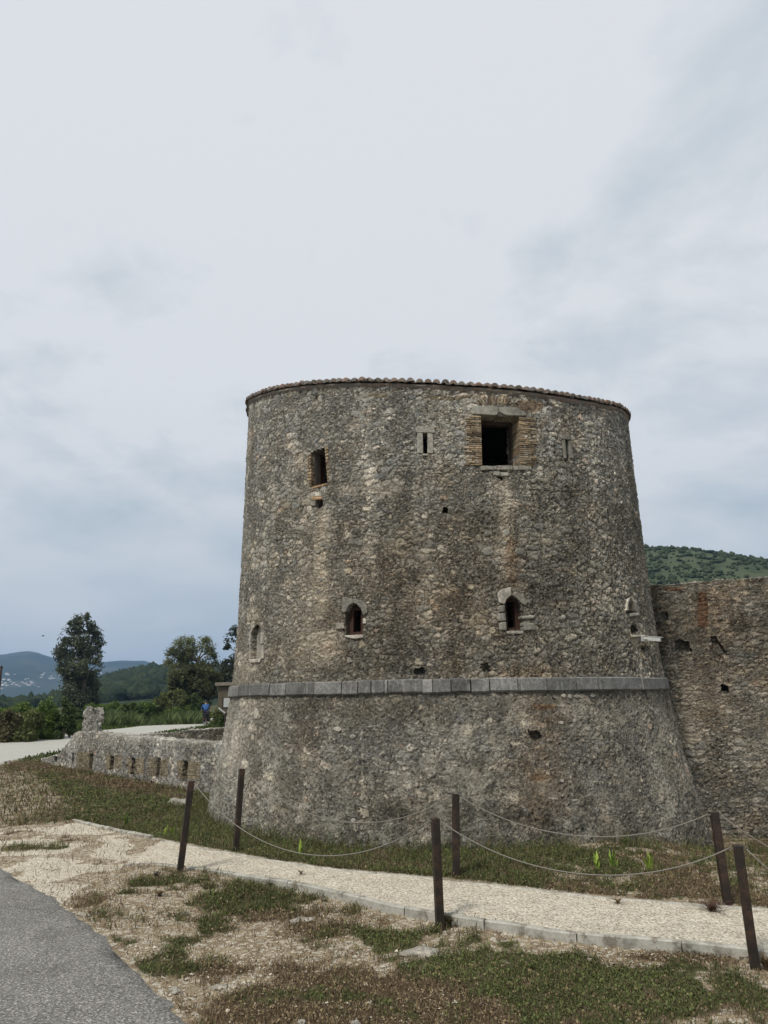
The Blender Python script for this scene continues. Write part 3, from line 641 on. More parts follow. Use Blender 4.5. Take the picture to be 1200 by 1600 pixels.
def topcap(name, s, zt, surf, depthm, mat, parent, n=14, back=-.5):
    """rough wall top and hidden back face"""
    q = np.linspace(0, 1, n); V = []; k = 0
    for t in q: 
        z = zt(s) + .02 + .05 * (fbm(s * 6, np.full_like(s, t * depthm * 6), 0, 1.0, 3) - .5) - .06 * (2 * t - 1) ** 8
        V.append(surf(s, z, -depthm * t) if False else np.array([surf(np.array([a_]), np.array([b_]), -depthm * t)[0] for a_, b_ in zip(s, z)]))
    V.append(np.array([surf(np.array([a_]), np.array([back]), -depthm)[0] for a_ in s]))
    V = np.concatenate(V); m_ = len(s); F = np.array([(i * m_ + j, i * m_ + j + 1, (i + 1) * m_ + j + 1, (i + 1) * m_ + j) for i in range(n) for j in range(m_ - 1)])
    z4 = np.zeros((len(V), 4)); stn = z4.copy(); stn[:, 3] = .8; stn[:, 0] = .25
    o = meshobj(name, V, F, mat, parent, True, {'stain': stn, 'brickmask': z4}, V[:, :2]); return o
topcap('wall_top', ss_, wtop, surfW, .9, M_CURT, curt)

# ------------------------------------------------------------------ low loopholed wall on the left
bp = [(352, 1243, 1164), (340, 1241, 1163), (300, 1236, 1160), (240, 1225, 1155), (205, 1218.5, 1152), (170, 1212, 1149), (130, 1205, 1144), (112, 1202, 1144), (104, 1200.5, 1157), (96, 1199, 1169), (90, 1198, 1178), (75, 1194, 1183), (62, 1190, 1185)]
P_ = [GT(x, y) for x, y, _ in bp]; P_ = [np.array([-3.3, 18.3, 0])] + P_
zt_ = [AT(x, yt, hypot(*p[:2]))[2] for (x, y, yt), p in zip(bp, P_[1:])]; zt_ = [zt_[0]] + zt_
arc = np.concatenate([[0], np.cumsum([np.linalg.norm(P_[i + 1][:2] - P_[i][:2]) for i in range(len(P_) - 1)])])
PX_, PY_ = [p[0] for p in P_], [p[1] for p in P_]
fine_s = np.arange(0, arc[-1], .03)
def smooth1(a, k=25): 
    kk = np.ones(k) / k; return np.convolve(np.pad(a, k // 2, mode='edge'), kk, 'valid')[:len(a)]
lx, ly = smooth1(np.interp(fine_s, arc, PX_)), smooth1(np.interp(fine_s, arc, PY_))
dx_, dy_ = np.gradient(lx), np.gradient(ly); ln_ = np.hypot(dx_, dy_); nx_a, ny_a = dy_ / ln_, -dx_ / ln_
if (nx_a[50] * (0 - lx[50]) + ny_a[50] * (0 - ly[50])) < 0: nx_a, ny_a = -nx_a, -ny_a
def ltop(s): return np.interp(s, arc, zt_) + .09 * (fbm(s, s * 0, 0, 4, 4) - .5)
def surfL(s, z, dr=0.0):
    s = np.asarray(s, float); x = np.interp(s, fine_s, lx) + np.interp(s, fine_s, nx_a) * dr; y = np.interp(s, fine_s, ly) + np.interp(s, fine_s, ny_a) * dr
    return np.stack([x, y, np.broadcast_to(np.asarray(z, float), s.shape)], -1)
LX, LY = None, None
samp = surfL(fine_s, np.full_like(fine_s, .6)); sx_, sy_ = project(samp)
def onL(x, y):
    i = int(np.argmin(abs(sx_ - x))); s = fine_s[i]; d = hypot(lx[i], ly[i]); return s, AT(x, y, d)[2]
slits = [(88, 1173, 1190, 4), (114, 1176, 1193, 3.4), (143, 1177, 1205, 4.6), (175, 1181, 1203, 4.6), (208, 1184, 1212, 5.4), (247, 1183, 1216, 5.6), (289, 1189, 1220, 6.6), (239, 1220, 1227, 4)]
HLW = [([onL(x - w_ * .62, y0), onL(x + w_ * .62, y0), onL(x + w_ * .62, y1), onL(x - w_ * .62, y1)], .46, .02) for x, y0, y1, w_ in slits]
HLW = [([(min(q[0] for q in h[0]), min(q[1] for q in h[0])), (max(q[0] for q in h[0]), min(q[1] for q in h[0])), (max(q[0] for q in h[0]), max(q[1] for q in h[0])), (min(q[0] for q in h[0]), max(q[1] for q in h[0]))], h[1], h[2]) for h in HLW]
low = thing('loopholed_wall', (0, 0, 0), 'low curved rubble wall with a row of narrow loopholes, left of the tower', 'wall')
def bm_l(V, X, Y):
    m = X * 0
    for x0, x1, y0, y1 in ((120, 141, 1175, 1204), (166, 172, 1178, 1203), (178, 190, 1180, 1202), (198, 205, 1184, 1210), (211, 224, 1185, 1210), (232, 244, 1184, 1213), (250, 262, 1186, 1214), (276, 286, 1188, 1216), (292, 312, 1190, 1218)): m = np.maximum(m, bar(X, x0, x1, 1.5) * bar(Y, y0, y1, 2) * .95)
    return np.stack([m, m * 0, m * 0, m * 0 + 1], -1)
def stain_l(V, X, Y):
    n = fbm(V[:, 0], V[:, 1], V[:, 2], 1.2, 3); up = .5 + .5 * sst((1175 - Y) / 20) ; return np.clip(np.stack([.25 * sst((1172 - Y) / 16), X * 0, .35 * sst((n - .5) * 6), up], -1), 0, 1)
sl = fine_s[:-1]
shell(sl, np.linspace(0, 1, 60), lambda s, t: -.3 + t * (ltop(s) + .3), HLW, 'wall_face', M_LOW, low, surf=surfL, stain=stain_l, bmask=bm_l, uvf=lambda s, z: np.stack([s, z], -1))
topcap('wall_top', sl[::2], ltop, surfL, .65, M_LOW, low, 12)
# rubble lump: noisy closed block
def rubble_block(name, c, size, mat, parent, seg=(14, 10, 18), taper=.1, rz=0., noise_amt=.1, ragtop=.15, seed=0):
    nx, ny, nz = seg; V = []; F = []
    u = np.linspace(0, 2 * pi, 4 * nx, endpoint=False); m_ = len(u)
    for k in range(nz + 1):
        z = k / nz; sc2 = 1 - taper * z
        for a_ in u:
            cx_, sy2 = cos(a_), sin(a_); mm = (abs(cx_) ** 5 + abs(sy2) ** 5) ** (-1 / 5)
            V.append([cx_ * mm * size[0] / 2 * sc2, sy2 * mm * size[1] / 2 * sc2, z * size[2]])
    V = np.array(V); n = fbm(V[:, 0] + seed, V[:, 1], V[:, 2], 3.5, 4) - .5; n2 = fbm(V[:, 0] + seed, V[:, 1] + 9, V[:, 2], 9, 2) - .5
    rr = np.hypot(V[:, 0], V[:, 1]) + 1e-6; V[:, :2] *= (1 + (n * noise_amt * 4 + n2 * noise_amt) / rr * .5)[:, None]
    V[:, 2] += (V[:, 2] / size[2]) ** 3 * (fbm(V[:, 0] + seed, V[:, 1], 3, 4, 3) - .5) * ragtop * 3
    F = [(k * m_ + j, k * m_ + (j + 1) % m_, (k + 1) * m_ + (j + 1) % m_, (k + 1) * m_ + j) for k in range(nz) for j in range(m_)]
    V = np.concatenate([V, [[0, 0, size[2]], [0, 0, 0]]]); b_ = len(V) - 2
    F += [(nz * m_ + j, nz * m_ + (j + 1) % m_, b_) for j in range(m_)] + [((j + 1) % m_, j, b_ + 1) for j in range(m_)]
    ca, sa = cos(rz), sin(rz); X = V[:, 0] * ca - V[:, 1] * sa; Y = V[:, 0] * sa + V[:, 1] * ca
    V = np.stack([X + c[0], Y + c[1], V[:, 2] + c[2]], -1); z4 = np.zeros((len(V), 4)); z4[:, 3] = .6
    return meshobj(name, V, F, mat, parent, True, {'stain': z4, 'brickmask': z4 * 0}, V[:, :2])
i1 = onL(127, 1170)[0]; pc = surfL(np.array([i1]), np.array([0.]), -.32)[0]; pd = hypot(pc[0], pc[1])
zb = AT(127, 1147, pd)[2]; ztp = AT(127, 1108, pd)[2]
rubble_block('stump', (pc[0], pc[1], zb - .15), (.74, .6, ztp - zb + .15), M_LOW, low, taper=.16, rz=-.75, noise_amt=.17, ragtop=.2)
low.location = (-9, 23.5, 0)
for c in [o for o in COL.objects if o.parent == low]: c.matrix_parent_inverse = Matrix.Translation((9, -23.5, 0))
curt.location = tuple(A0 + 2 * dW)
for c in [o for o in COL.objects if o.parent == curt]: c.matrix_parent_inverse = Matrix.Translation(-Vector(A0 + 2 * dW))
# second wall behind it
q0, q1 = AT(362, 1136, 24.5), AT(205, 1150, 27.5); L2 = np.linalg.norm(q1[:2] - q0[:2]); u2 = (q1 - q0) / L2; u2[2] = 0; n2v = np.array([-u2[1], u2[0], 0]); n2v = n2v if n2v @ (-q0) > 0 else -n2v
def surf2(s, z, dr=0.0): s = np.asarray(s, float); return np.array([q0[0], q0[1], 0]) + np.multiply.outer(s, u2) + np.multiply.outer(s * 0 + dr, n2v) + np.multiply.outer(np.broadcast_to(np.asarray(z, float), s.shape), np.array([0, 0, 1.]))
def top2(s): return q0[2] + (q1[2] - q0[2]) * s / L2 + .08 * (fbm(s, s * 0, 5, 4, 3) - .5)
back = thing('inner_wall', (0, 0, 0), 'dark low rubble wall just behind the loopholed wall', 'wall')
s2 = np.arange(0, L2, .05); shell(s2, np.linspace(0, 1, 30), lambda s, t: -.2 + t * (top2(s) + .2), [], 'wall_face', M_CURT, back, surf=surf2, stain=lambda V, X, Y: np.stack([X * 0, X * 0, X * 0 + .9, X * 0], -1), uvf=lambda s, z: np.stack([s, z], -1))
topcap('wall_top', s2, top2, surf2, .5, M_LOW, back, 8)
back.location = tuple(surf2(np.array([L2 / 2]), np.array([0.]))[0])
for c in [o for o in COL.objects if o.parent == back]: c.matrix_parent_inverse = Matrix.Translation(-Vector(back.location))

# ------------------------------------------------------------------ ground, path, kerb, road
fe = [GT(*p)[:2] for p in [(195, 1352), (240, 1350), (335, 1359), (380, 1366.5), (440, 1375), (488, 1384), (569, 1401.5), (621, 1415), (681, 1425), (720, 1432), (790, 1441), (885, 1456), (990, 1465), (1095, 1473), (1165, 1480), (1205, 1485)]]
be = [GT(*p)[:2] for p in [(118, 1283), (160, 1293), (240, 1310), (330, 1328), (420, 1343), (520, 1358), (677, 1372), (790, 1384), (920, 1400), (1095, 1414), (1200, 1421)]]
def ext(P, d0, d1): 
    P = [np.array(p) for p in P]; e0 = P[0] + np.array(d0); e1 = P[-1] + np.array(d1); return [e0] + P + [e1]
fe2 = [fe[0]] + fe[1:] + [fe[-1] + np.array([6, -1.6])]; be2 = [be[0]] + be[1:] + [be[-1] + np.array([6, -1.6])]
def yf(x): return np.interp(x, [p[0] for p in fe2], [p[1] for p in fe2])
def yb(x): return np.interp(x, [p[0] for p in be2], [p[1] for p in be2])
def seg(a, b, n): return list(np.linspace(a, b, n, endpoint=False))
def geo(a, b, n): return list(a + (b - a) * (np.geomspace(1, 400, n) - 1) / 399)
xs = np.array([-v for v in geo(24, 6000, 30)][::-1] + seg(-23.8, -9, 90) + seg(-9, 7, 245) + seg(7, 16, 90) + geo(16, 6000, 30))
ys = np.array([-v for v in geo(2, 300, 14)][::-1] + seg(-1.8, 5, 40) + seg(5, 17, 190) + seg(17, 36, 140) + seg(36, 70, 60) + geo(70, 7000, 45))
GX, GY = np.meshgrid(xs, ys)
xr = np.array([-1.9, 3.2])
# masks
def blob(px_, r, x, y, ry=None):
    c = GT(*px_); return np.exp(-((x - c[0]) / r) ** 2 - ((y - c[1]) / (ry or r)) ** 2)
def masks(x, y):
    d = np.hypot(x, y); n1 = fbm(x, y, 0, 1.6, 4); n2 = fbm(x, y, 4, 5.0, 3); n3 = fbm(x, y, 8, .5, 3)
    on = (x > fe2[0][0]) * 1.0
    path = sst((y - yf(x)) / .05 + .5) * sst((yb(x) - y) / .08 + .5) * on
    # gravel spreading where the path meets the road
    lead = sst((fe2[0][0] + .4 - x) / .8) * sst((yb(np.maximum(x, be2[0][0])) + .2 - (x < be2[0][0]) * (be2[0][0] - x) * .55 - y) / .5) 
    front = sst((yf(x) - y) / .1) * on; beh = sst((y - yb(x)) / .12) * (x > be2[0][0] - .3)
    leftf = sst((be2[0][0] - x) / .8 + .3) * (1 - lead)
    g_ = 0 * x
    for p, r, ry, a in (((350, 1392), .75, .5, 1.3), ((310, 1378), .5, .3, .9), ((180, 1468), .42, .16, 1.5), ((240, 1500), .16, .12, 1.1), ((560, 1452), .6, .3, 1.1), ((640, 1450), .7, .35, 1.0), ((750, 1475), .9, .5, 1.0), ((820, 1500), 1.0, .6, 1.1), ((590, 1490), .25, .12, .9), ((920, 1540), 1.2, .6, .9), ((1060, 1580), 1.2, .5, .8), ((1130, 1520), .7, .35, .55), ((235, 1425), .2, .12, .5), ((30, 1325), .3, .25, .9), ((1000, 1520), .8, .4, .8)):
        g_ = g_ + a * blob(p, r, x, y, ry)
    gf = front * np.clip(g_ * .85 + (n1 - .5) * 4.2 + (n2 - .5) * 3.0 - .42, 0, 1.1) + (1 - front) * (1 - path) * np.clip(1.0 * sum(a * blob(p, r, x, y, ry) for p, r, ry, a in (((180, 1468), .42, .16, 1.5), ((240, 1500), .16, .12, 1.0), ((90, 1325), .35, .22, .8), ((30, 1325), .3, .3, .9), ((160, 1290), .1, .1, .1))), 0, 1) * (n2 > .38)
    nearwall = sst((1.6 - np.abs(np.hypot(x - CX, y - CY) - 5.65)) / 1.6)
    gb = beh * np.clip(.95 + (n1 - .5) * 2.6 - .55 * sst((x - 1.2) / 2) * (n2 > .45) - .25 * sst((x + .3) / 1.5), 0, 1)
    # brown strip at the foot of the loopholed wall
    wl = np.clip(np.min(np.stack([np.hypot(x - a_, y - b_) for a_, b_ in zip(lx[::40], ly[::40])]), 0), 0, 20)
    gb = gb * (1 - .75 * sst((2.0 - wl) / 1.2) * (x < -5.2) * (n2 > .35)); lf = leftf * np.clip(1.0 + (n1 - .5) * 2.5 + (n3 - .5) - .75 * sst((2.2 - wl) / 1.2), 0, 1)
    edge = sst((x + 6.6 + (y - 15.4) * .62 + (n2 - .5) * 1.4) / 1.2)       # left margin turns to dirt
    lf = lf * np.clip(edge + .3, 0, 1)
    grass = np.clip(np.maximum(np.maximum(gf, gb * (1 - front)), lf), 0, 1) * (1 - path)
    far = sst((d - 34) / 8); grass = np.maximum(grass, far * .95)
    br = 0 * x
    for p, r, ry, a in (((430, 1420), .5, .25, .8), ((520, 1440), .7, .35, .9), ((500, 1500), .9, .5, .8), ((420, 1560), .6, .35, .9), ((600, 1560), 1.0, .5, .9), ((760, 1580), .9, .3, .9), ((250, 1375), .7, .2, .7), ((330, 1500), .35, .15, .8), ((130, 1410), .4, .2, .5), ((700, 1520), .6, .3, .8), ((1100, 1480), 1.4, .25, .8), ((900, 1560), 1.2, .5, .6), ((1050, 1545), 1.0, .4, .7), ((100, 1260), .8, 1.5, .5)):
        br = br + a * blob(p, r, x, y, ry)
    brown = front * np.clip(br + (n1 - .5) * 1.2 + (n2 - .5) * 1.6, 0, 1) + (1 - front) * (.6 * sst((2.1 - wl) / 1.0) + .7 * lead * (n1 > .6) * (n2 > .5) + .6 * beh * (n1 < .42)) + leftf * (.45 * (n2 > .5) + .1)
    # gravel on the left end of the verge stays mostly bare
    return path, np.clip(grass, 0, 1), np.clip(brown, 0, 1), front, lead
def gz(x, y):
    x = np.asarray(x, float); y = np.asarray(y, float)
    z = far_z(x, y); on = (x > fe2[0][0])
    fr = sst((yf(x) - y) / .10 + .0) * on * sst((x + 3.2) / 1.6)
    z = z - .09 * fr - .7 * sst((x - 3.4) / 4) * sst((y - 9.6) / 4.5) * sst((40 - y) / 15)
    return z
PM, GM, BM, FM, LM = masks(GX, GY)
GZ = gz(GX, GY) + (GM * .02 + .012 * (1 - PM)) * (fbm(GX, GY, 2, 3.0, 4) - .35) * 2 * (np.hypot(GX, GY) < 60) - .9 * sst((-GY - 2) / 30) * 0
GZ = GZ - .06 * sst((.35 - (np.abs(GX) * 0 + 1)) ) 
V = np.stack([GX, GY, GZ], -1).reshape(-1, 3); ny_, nx2 = GX.shape; idx = np.arange(nx2 * ny_).reshape(ny_, nx2)
F = np.stack([idx[:-1, :-1], idx[:-1, 1:], idx[1:, 1:], idx[1:, :-1]], -1).reshape(-1, 4)
def groundmat():
    m, g = newmat('ground'); tc = g.n('ShaderNodeTexCoord').outputs['Object']
    s = g.n('ShaderNodeVertexColor', layer_name='surf'); sc = g.n('ShaderNodeSeparateColor', {0: s.outputs[0]})
    v1 = g.n('ShaderNodeTexVoronoi', {'Vector': tc, 'Scale': 55.0}); vs = g.n('ShaderNodeSeparateColor', {0: v1.outputs['Color']})
    v2 = g.n('ShaderNodeTexVoronoi', {'Vector': tc, 'Scale': 22.0}); v2s = g.n('ShaderNodeSeparateColor', {0: v2.outputs['Color']})
    nf = g.noise(tc, 40, 6, .7); nm = g.noise(tc, 3.0, 5, .6); nl = g.noise(tc, .8, 4)
    grav = g.ramp(vs.outputs[0], [(0, (.25, .205, .145)), (.3, (.48, .42, .32)), (.7, (.61, .545, .43)), (1, (.78, .72, .60))])
    grav = g.mix(1.0, grav, g.ramp(nm, [(.3, .86), (.7, 1.08)]), 'MULTIPLY')
    dirt = g.ramp(g.noise(tc, 4.5, 8, .7), [(.3, (.17, .125, .08)), (.5, (.30, .24, .155)), (.65, (.43, .36, .25))])
    dirt = g.mix(g.math('GREATER_THAN', v2s.outputs[0], .72), dirt, (.50, .45, .36))
    dirt = g.mix(g.math('MULTIPLY', g.sstep(nf, .55, .4), .6), dirt, (.14, .10, .065))
    brown = g.ramp(nf, [(.3, (.05, .035, .022)), (.6, (.12, .085, .05)), (.8, (.25, .19, .11))])
    green = g.ramp(g.math('ADD', g.math('MULTIPLY', nf, .6), g.math('MULTIPLY', nl, .4)), [(.3, (.035, .032, .016)), (.5, (.065, .068, .028)), (.7, (.14, .125, .06))])
    brk = g.math('MULTIPLY', g.math('SUBTRACT', nf, .5), .9)
    col = g.mix(g.sstep(g.math('ADD', sc.outputs[2], brk), .35, .65), dirt, brown)
    col = g.mix(g.sstep(g.math('ADD', sc.outputs[1], brk), .3, .6), col, green)
    col = g.mix(g.sstep(g.math('ADD', sc.outputs[0], g.math('MULTIPLY', brk, .5)), .4, .6), col, grav)
    h = g.math('ADD', g.math('MULTIPLY', v1.outputs['Distance'], -1.2), nf)
    return finish(m, g, col, .95, h, .7, .02, spec=.1)
LMk = np.clip(LM * (1 - GM) * sst((fbm(GX, GY, 1, 2.4, 4) - .36) * 6), 0, 1)
ground = meshobj('ground', V, F, groundmat(), None, True, {'surf': np.stack([np.clip(PM + LMk * .9, 0, 1), GM, BM, PM * 0 + 1], -1).reshape(-1, 4)})
tag(ground, kind='structure')

def concrete(name, c):
    m, g = newmat(name); tc = g.n('ShaderNodeTexCoord').outputs['Object']
    f = g.noise(tc, 30, 8, .7); l = g.noise(tc, 4, 5, .65)
    col = g.ramp(l, [(.3, tuple(x * .6 for x in c)), (.5, c), (.7, tuple(x * 1.12 for x in c))])
    col = g.mix(1.0, col, g.ramp(f, [(.25, .7), (.7, 1.1)]), 'MULTIPLY')
    col = g.mix(g.math('MULTIPLY', g.sstep(g.noise(tc, 2.6, 8, .75), .49, .60), .8), col, (.12, .10, .07))
    return finish(m, g, col, .9, f, .4, .01)
M_CONC = concrete('kerb_concrete', (.40, .38, .32))
mb = MB()
def strip(mb, P, wd, z0, z1, side, piece=1.0, gap=.006, zj=.01):
    P = [np.array(p) for p in P]; L = [0]
    for i in range(len(P) - 1): L.append(L[-1] + np.linalg.norm(P[i + 1] - P[i]))
    def at(s): return np.array([np.interp(s, L, [p[0] for p in P]), np.interp(s, L, [p[1] for p in P])])
    s = 0
    while s < L[-1] - .1:
        e = min(s + piece, L[-1]); dzz = random.uniform(-zj, zj) * .5; n = 5; V = []
        for k in range(n + 1):
            a_ = s + gap + (e - s - 2 * gap) * k / n; p = at(a_); t_ = at(a_ + .05) - at(a_ - .05); t_ /= np.linalg.norm(t_); nn = np.array([t_[1], -t_[0]]) * side
            zb_ = z1 + dzz + random.uniform(-.004, .004)
            q = p + nn * random.uniform(-.006, .006)
            for (o_, z_) in ((0, z0), (wd, z0), (wd, zb_ - .012), (wd - .014, zb_), (.014, zb_), (0, zb_ - .012)): V.append([*(q + nn * o_), z_])
        F = [(k * 6 + j, k * 6 + (j + 1) % 6, (k + 1) * 6 + (j + 1) % 6, (k + 1) * 6 + j) for k in range(n) for j in range(6)] + [tuple(range(5, -1, -1)), tuple(n * 6 + j for j in range(6))]
        mb.add(V, F); s = e
strip(mb, fe2, .09, -.25, .022, 1); strip(mb, be2[:3], .09, -.2, .05, 1, piece=.8); strip(mb, be2[2:], .06, -.2, .012, 1)
kerb = tag(mb.build('kerb', M_CONC), kind='structure')

rd = [(-1.2, -14), (3.2, -4), (2.2, 1.5)] + [tuple(GT(*p)[:2]) for p in [(325, 1604), (260, 1545), (200, 1497), (130, 1440), (60, 1392), (0, 1352)]] + [(-9.4, 16.2), (-13.2, 22.6)] + [tuple(GT(*p)[:2]) for p in [(2, 1195), (40, 1186), (72, 1179), (110, 1172)]] 
p_ = GT(225, 1150); rd += [tuple(p_[:2])] + [tuple(GT(*p)[:2]) for p in [(290, 1140), (320, 1136), (350, 1131)]]
e_ = np.array(rd[-1]); rd += [tuple(e_ + np.array([1.5, 12])), tuple(e_ + np.array([6, 40])), tuple(e_ + np.array([20, 90]))]
rd = [np.array(p) for p in rd]
def cr(P, n=36):
    out = []
    for i in range(len(P) - 1):
        p0, p1, p2, p3 = P[max(i - 1, 0)], P[i], P[i + 1], P[min(i + 2, len(P) - 1)]
        for k in range(n):
            t = k / n; out.append(.5 * ((2 * p1) + (-p0 + p2) * t + (2 * p0 - 5 * p1 + 4 * p2 - p3) * t * t + (-p0 + 3 * p1 - 3 * p2 + p3) * t ** 3))
    return np.array(out + [P[-1]])
R_ = cr(rd); T_ = np.gradient(R_, axis=0); T_ /= np.linalg.norm(T_, axis=1)[:, None]
T_ = np.stack([smooth1(T_[:, 0], 31), smooth1(T_[:, 1], 31)], -1); T_ /= np.linalg.norm(T_, axis=1)[:, None]
Ln = np.stack([-T_[:, 1], T_[:, 0]], -1)
V = []; cols = 18; ACC = np.concatenate([[0], np.cumsum(np.linalg.norm(np.diff(R_, axis=0), axis=1))])
R0_ = R_
for i in range(len(R_)):
    for k in range(cols):
        o_ = 5.4 * (k / (cols - 1)) ** 1.5
        if k == 0: o_ = (fbm(np.array([ACC[i]]), np.array([0.]), 0, 3, 3)[0] - .5) * .3 + (fbm(np.array([ACC[i]]), np.array([0.]), 5, 11, 2)[0] - .5) * .12
        p = R_[i] + Ln[i] * o_; V.append([p[0], p[1], float(gz(p[0], p[1])) + .045 + .03 * sin(pi * o_ / 5.4) - (.05 if k == 0 else 0) ])
V = np.array(V); F = np.array([(i * cols + k, i * cols + k + 1, (i + 1) * cols + k + 1, (i + 1) * cols + k) for i in range(len(R_) - 1) for k in range(cols - 1)])
def asphalt():
    m, g = newmat('asphalt'); tc = g.n('ShaderNodeTexCoord').outputs['Object']
    v = g.n('ShaderNodeTexVoronoi', {'Vector': tc, 'Scale': 90.0}); vs = g.n('ShaderNodeSeparateColor', {0: v.outputs['Color']}).outputs[0]
    n = g.noise(tc, 1.1, 5, .6); f = g.noise(tc, 60, 6, .7)
    agg = g.ramp(vs, [(0, (.075, .072, .065)), (.5, (.16, .153, .135)), (.85, (.24, .23, .205)), (1, (.45, .42, .37))])
    col = g.mix(1.0, agg, g.ramp(n, [(.3, .85), (.7, 1.15)]), 'MULTIPLY'); col = g.mix(1.0, col, g.ramp(f, [(.3, .7), (.7, 1.3)]), 'MULTIPLY')
    st_ = g.sstep(g.noise(tc, .9, 7, .7), .54, .66); col = g.mix(g.math('MULTIPLY', st_, .4), col, g.mix(1.0, col, (.6, .58, .55), 'MULTIPLY'))
    cr_ = g.n('ShaderNodeTexVoronoi', {'Vector': g.n('ShaderNodeVectorMath', {0: tc, 1: g.n('ShaderNodeVectorMath', {0: g.noise(tc, 1.5, 5, .6, 1), 'Scale': .9}, operation='SCALE').outputs[0]}, operation='ADD').outputs[0], 'Scale': .55}, feature='DISTANCE_TO_EDGE').outputs['Distance']
    col = g.mix(g.math('MULTIPLY', g.math('MULTIPLY', g.sstep(cr_, .006, .001), g.sstep(g.noise(tc, .7, 3), .5, .6)), .7), col, (.03, .03, .028))
    y = g.n('ShaderNodeSeparateXYZ', {0: tc}).outputs[1]
    col = g.mix(g.sstep(y, 19.0, 27.0), col, g.mix(n, (.34, .33, .28), (.42, .405, .36)))  # far stretch painted paler, standing in for light at a grazing angle
    return finish(m, g, col, .88, g.math('ADD', v.outputs['Distance'], f), .5, .01, spec=.3)
road = tag(meshobj('road', V, F, asphalt(), None, True), kind='structure')

# ------------------------------------------------------------------ grass and loose gravel
def vcolmat(name, rough=.8, attr='tint', trans=.25):
    m, g = newmat(name); a = g.n('ShaderNodeVertexColor', layer_name=attr).outputs[0]
    p = g.n('ShaderNodeBsdfPrincipled', {'Base Color': a, 'Roughness': rough, 'Specular IOR Level': .2})
    if trans:
        t = g.n('ShaderNodeBsdfTranslucent', {'Color': a}); mx = g.n('ShaderNodeMixShader', {0: trans, 1: p.outputs[0], 2: t.outputs[0]}); out = mx.outputs[0]
    else: out = p.outputs[0]
    g.n('ShaderNodeOutputMaterial', {'Surface': out}); return m
M_LEAF = vcolmat('foliage', .7); M_GRASS = vcolmat('grass_blades', .8); M_STONES = vcolmat('loose_gravel', .9, trans=0)
def rnd_pts(n, x0, x1, y0, y1): return rng.uniform(x0, x1, n), rng.uniform(y0, y1, n)
def in_road(x, y):
    # distance to the right road edge polyline
    sel = R_[::3]; d2 = (x[:, None] - sel[None, :, 0]) ** 2 + (y[:, None] - sel[None, :, 1]) ** 2; i = d2.argmin(1); n_ = Ln[::3][i]
    return ((x - sel[i, 0]) * n_[:, 0] + (y - sel[i, 1]) * n_[:, 1])
def blades(name, pts_regions, mat, label):
    Vs, Cs = [], []
    for (n, x0, x1, y0, y1, hh, ww, cloverp) in pts_regions:
        x, y = rnd_pts(n, x0, x1, y0, y1)
        pm, gm, bm, fm, lm = masks(x, y); rdx = in_road(x, y); tw = np.hypot(x - CX, y - CY) < 5.62
        r = rng.random(n); cl = fbm(x, y, 3, 9, 2)
        isg = (r < gm * .85) & (cl > .36); isb = (~isg) & (r < bm * .55 + .03)
        keep = (isg | isb) & (rdx < -.02) & ~tw & (pm < .5)
        x, y, isg, cl, gmk = x[keep], y[keep], isg[keep], cl[keep], gm[keep]; n = len(x)
        z = gz(x, y) + .012
        foot = np.exp(-np.maximum(np.hypot(x - CX, y - CY) - 5.62, 0) / .22) * (rng.random(n) < .6); hgt = (1 + 2.2 * foot) * hh * rng.uniform(.35, 1.3, n) * (.55 + .9 * fbm(x, y, 6, 2.5, 3)) * np.where(isg, 1, .8); wd = ww * rng.uniform(.5, 1.4, n)
        az = rng.uniform(0, 2 * pi, n); lean = rng.uniform(.1, 1.1, n) * hgt
        bx, by = np.cos(az) * wd / 2, np.sin(az) * wd / 2; lz = rng.uniform(0, 2 * pi, n); tx, ty = np.cos(lz) * lean, np.sin(lz) * lean
        A_ = np.stack([x - bx, y - by, z - .01], -1); B_ = np.stack([x + bx, y + by, z - .01], -1); C_ = np.stack([x + tx + bx * .5, y + ty + by * .5, z + hgt], -1); D_ = np.stack([x + tx - bx * .5, y + ty - by * .5, z + hgt * .96], -1)
        clov = rng.random(n) < cloverp     # flat little leaves
        zz_ = z + hgt * .8; q = wd * 1.5
        for arr, sx2, sy2 in ((A_, -1, -1), (B_, 1, -1), (C_, 1, 1), (D_, -1, 1)):
            arr[clov] = np.stack([x + q * sx2 * np.cos(az) * .6 - q * sy2 * np.sin(az) * .6, y + q * sx2 * np.sin(az) * .6 + q * sy2 * np.cos(az) * .6, zz_ + rng.uniform(-.012, .012, n)], -1)[clov]
        Vs.append(np.stack([A_, B_, C_, D_], 1).reshape(-1, 3))
        hue = fbm(x, y, 9, 1.3, 3)[:, None]; u = rng.random((n, 1))
        gr = (np.array([.055, .07, .024]) * (1 - u) + np.array([.15, .17, .058]) * u) * (.5 + 1.1 * hue); dry = np.array([.15, .105, .055]) * (1 - u) + np.array([.32, .25, .14]) * u
        dk = np.array([.075, .055, .035]) ; dry = np.where(rng.random((n, 1)) < .4, dk * (1 + u), dry)
        yel = rng.random((n, 1)) < (.26 + .25 * (gmk < .6))[:, None]
        c = np.where(isg[:, None], np.where(yel, dry * .8, gr), dry); Cs.append(np.repeat(np.concatenate([c, np.ones((n, 1))], 1), 4, 0))
    V = np.concatenate(Vs); C = np.concatenate(Cs); F = np.arange(len(V)).reshape(-1, 4)
    return tag(meshobj(name, V, F, mat, None, False, {'tint': C}), label, 'grass', kind='stuff')
blades('grass', [(420000, -4.5, 4.6, 5.2, 11.6, .036, .0075, .3), (400000, -8, 9.5, 8.3, 18.5, .07, .010, .25), (110000, -17, -5, 15, 31, .09, .026, .3)], M_GRASS, 'short patchy grass, clover and dry stalks around the gravel path')
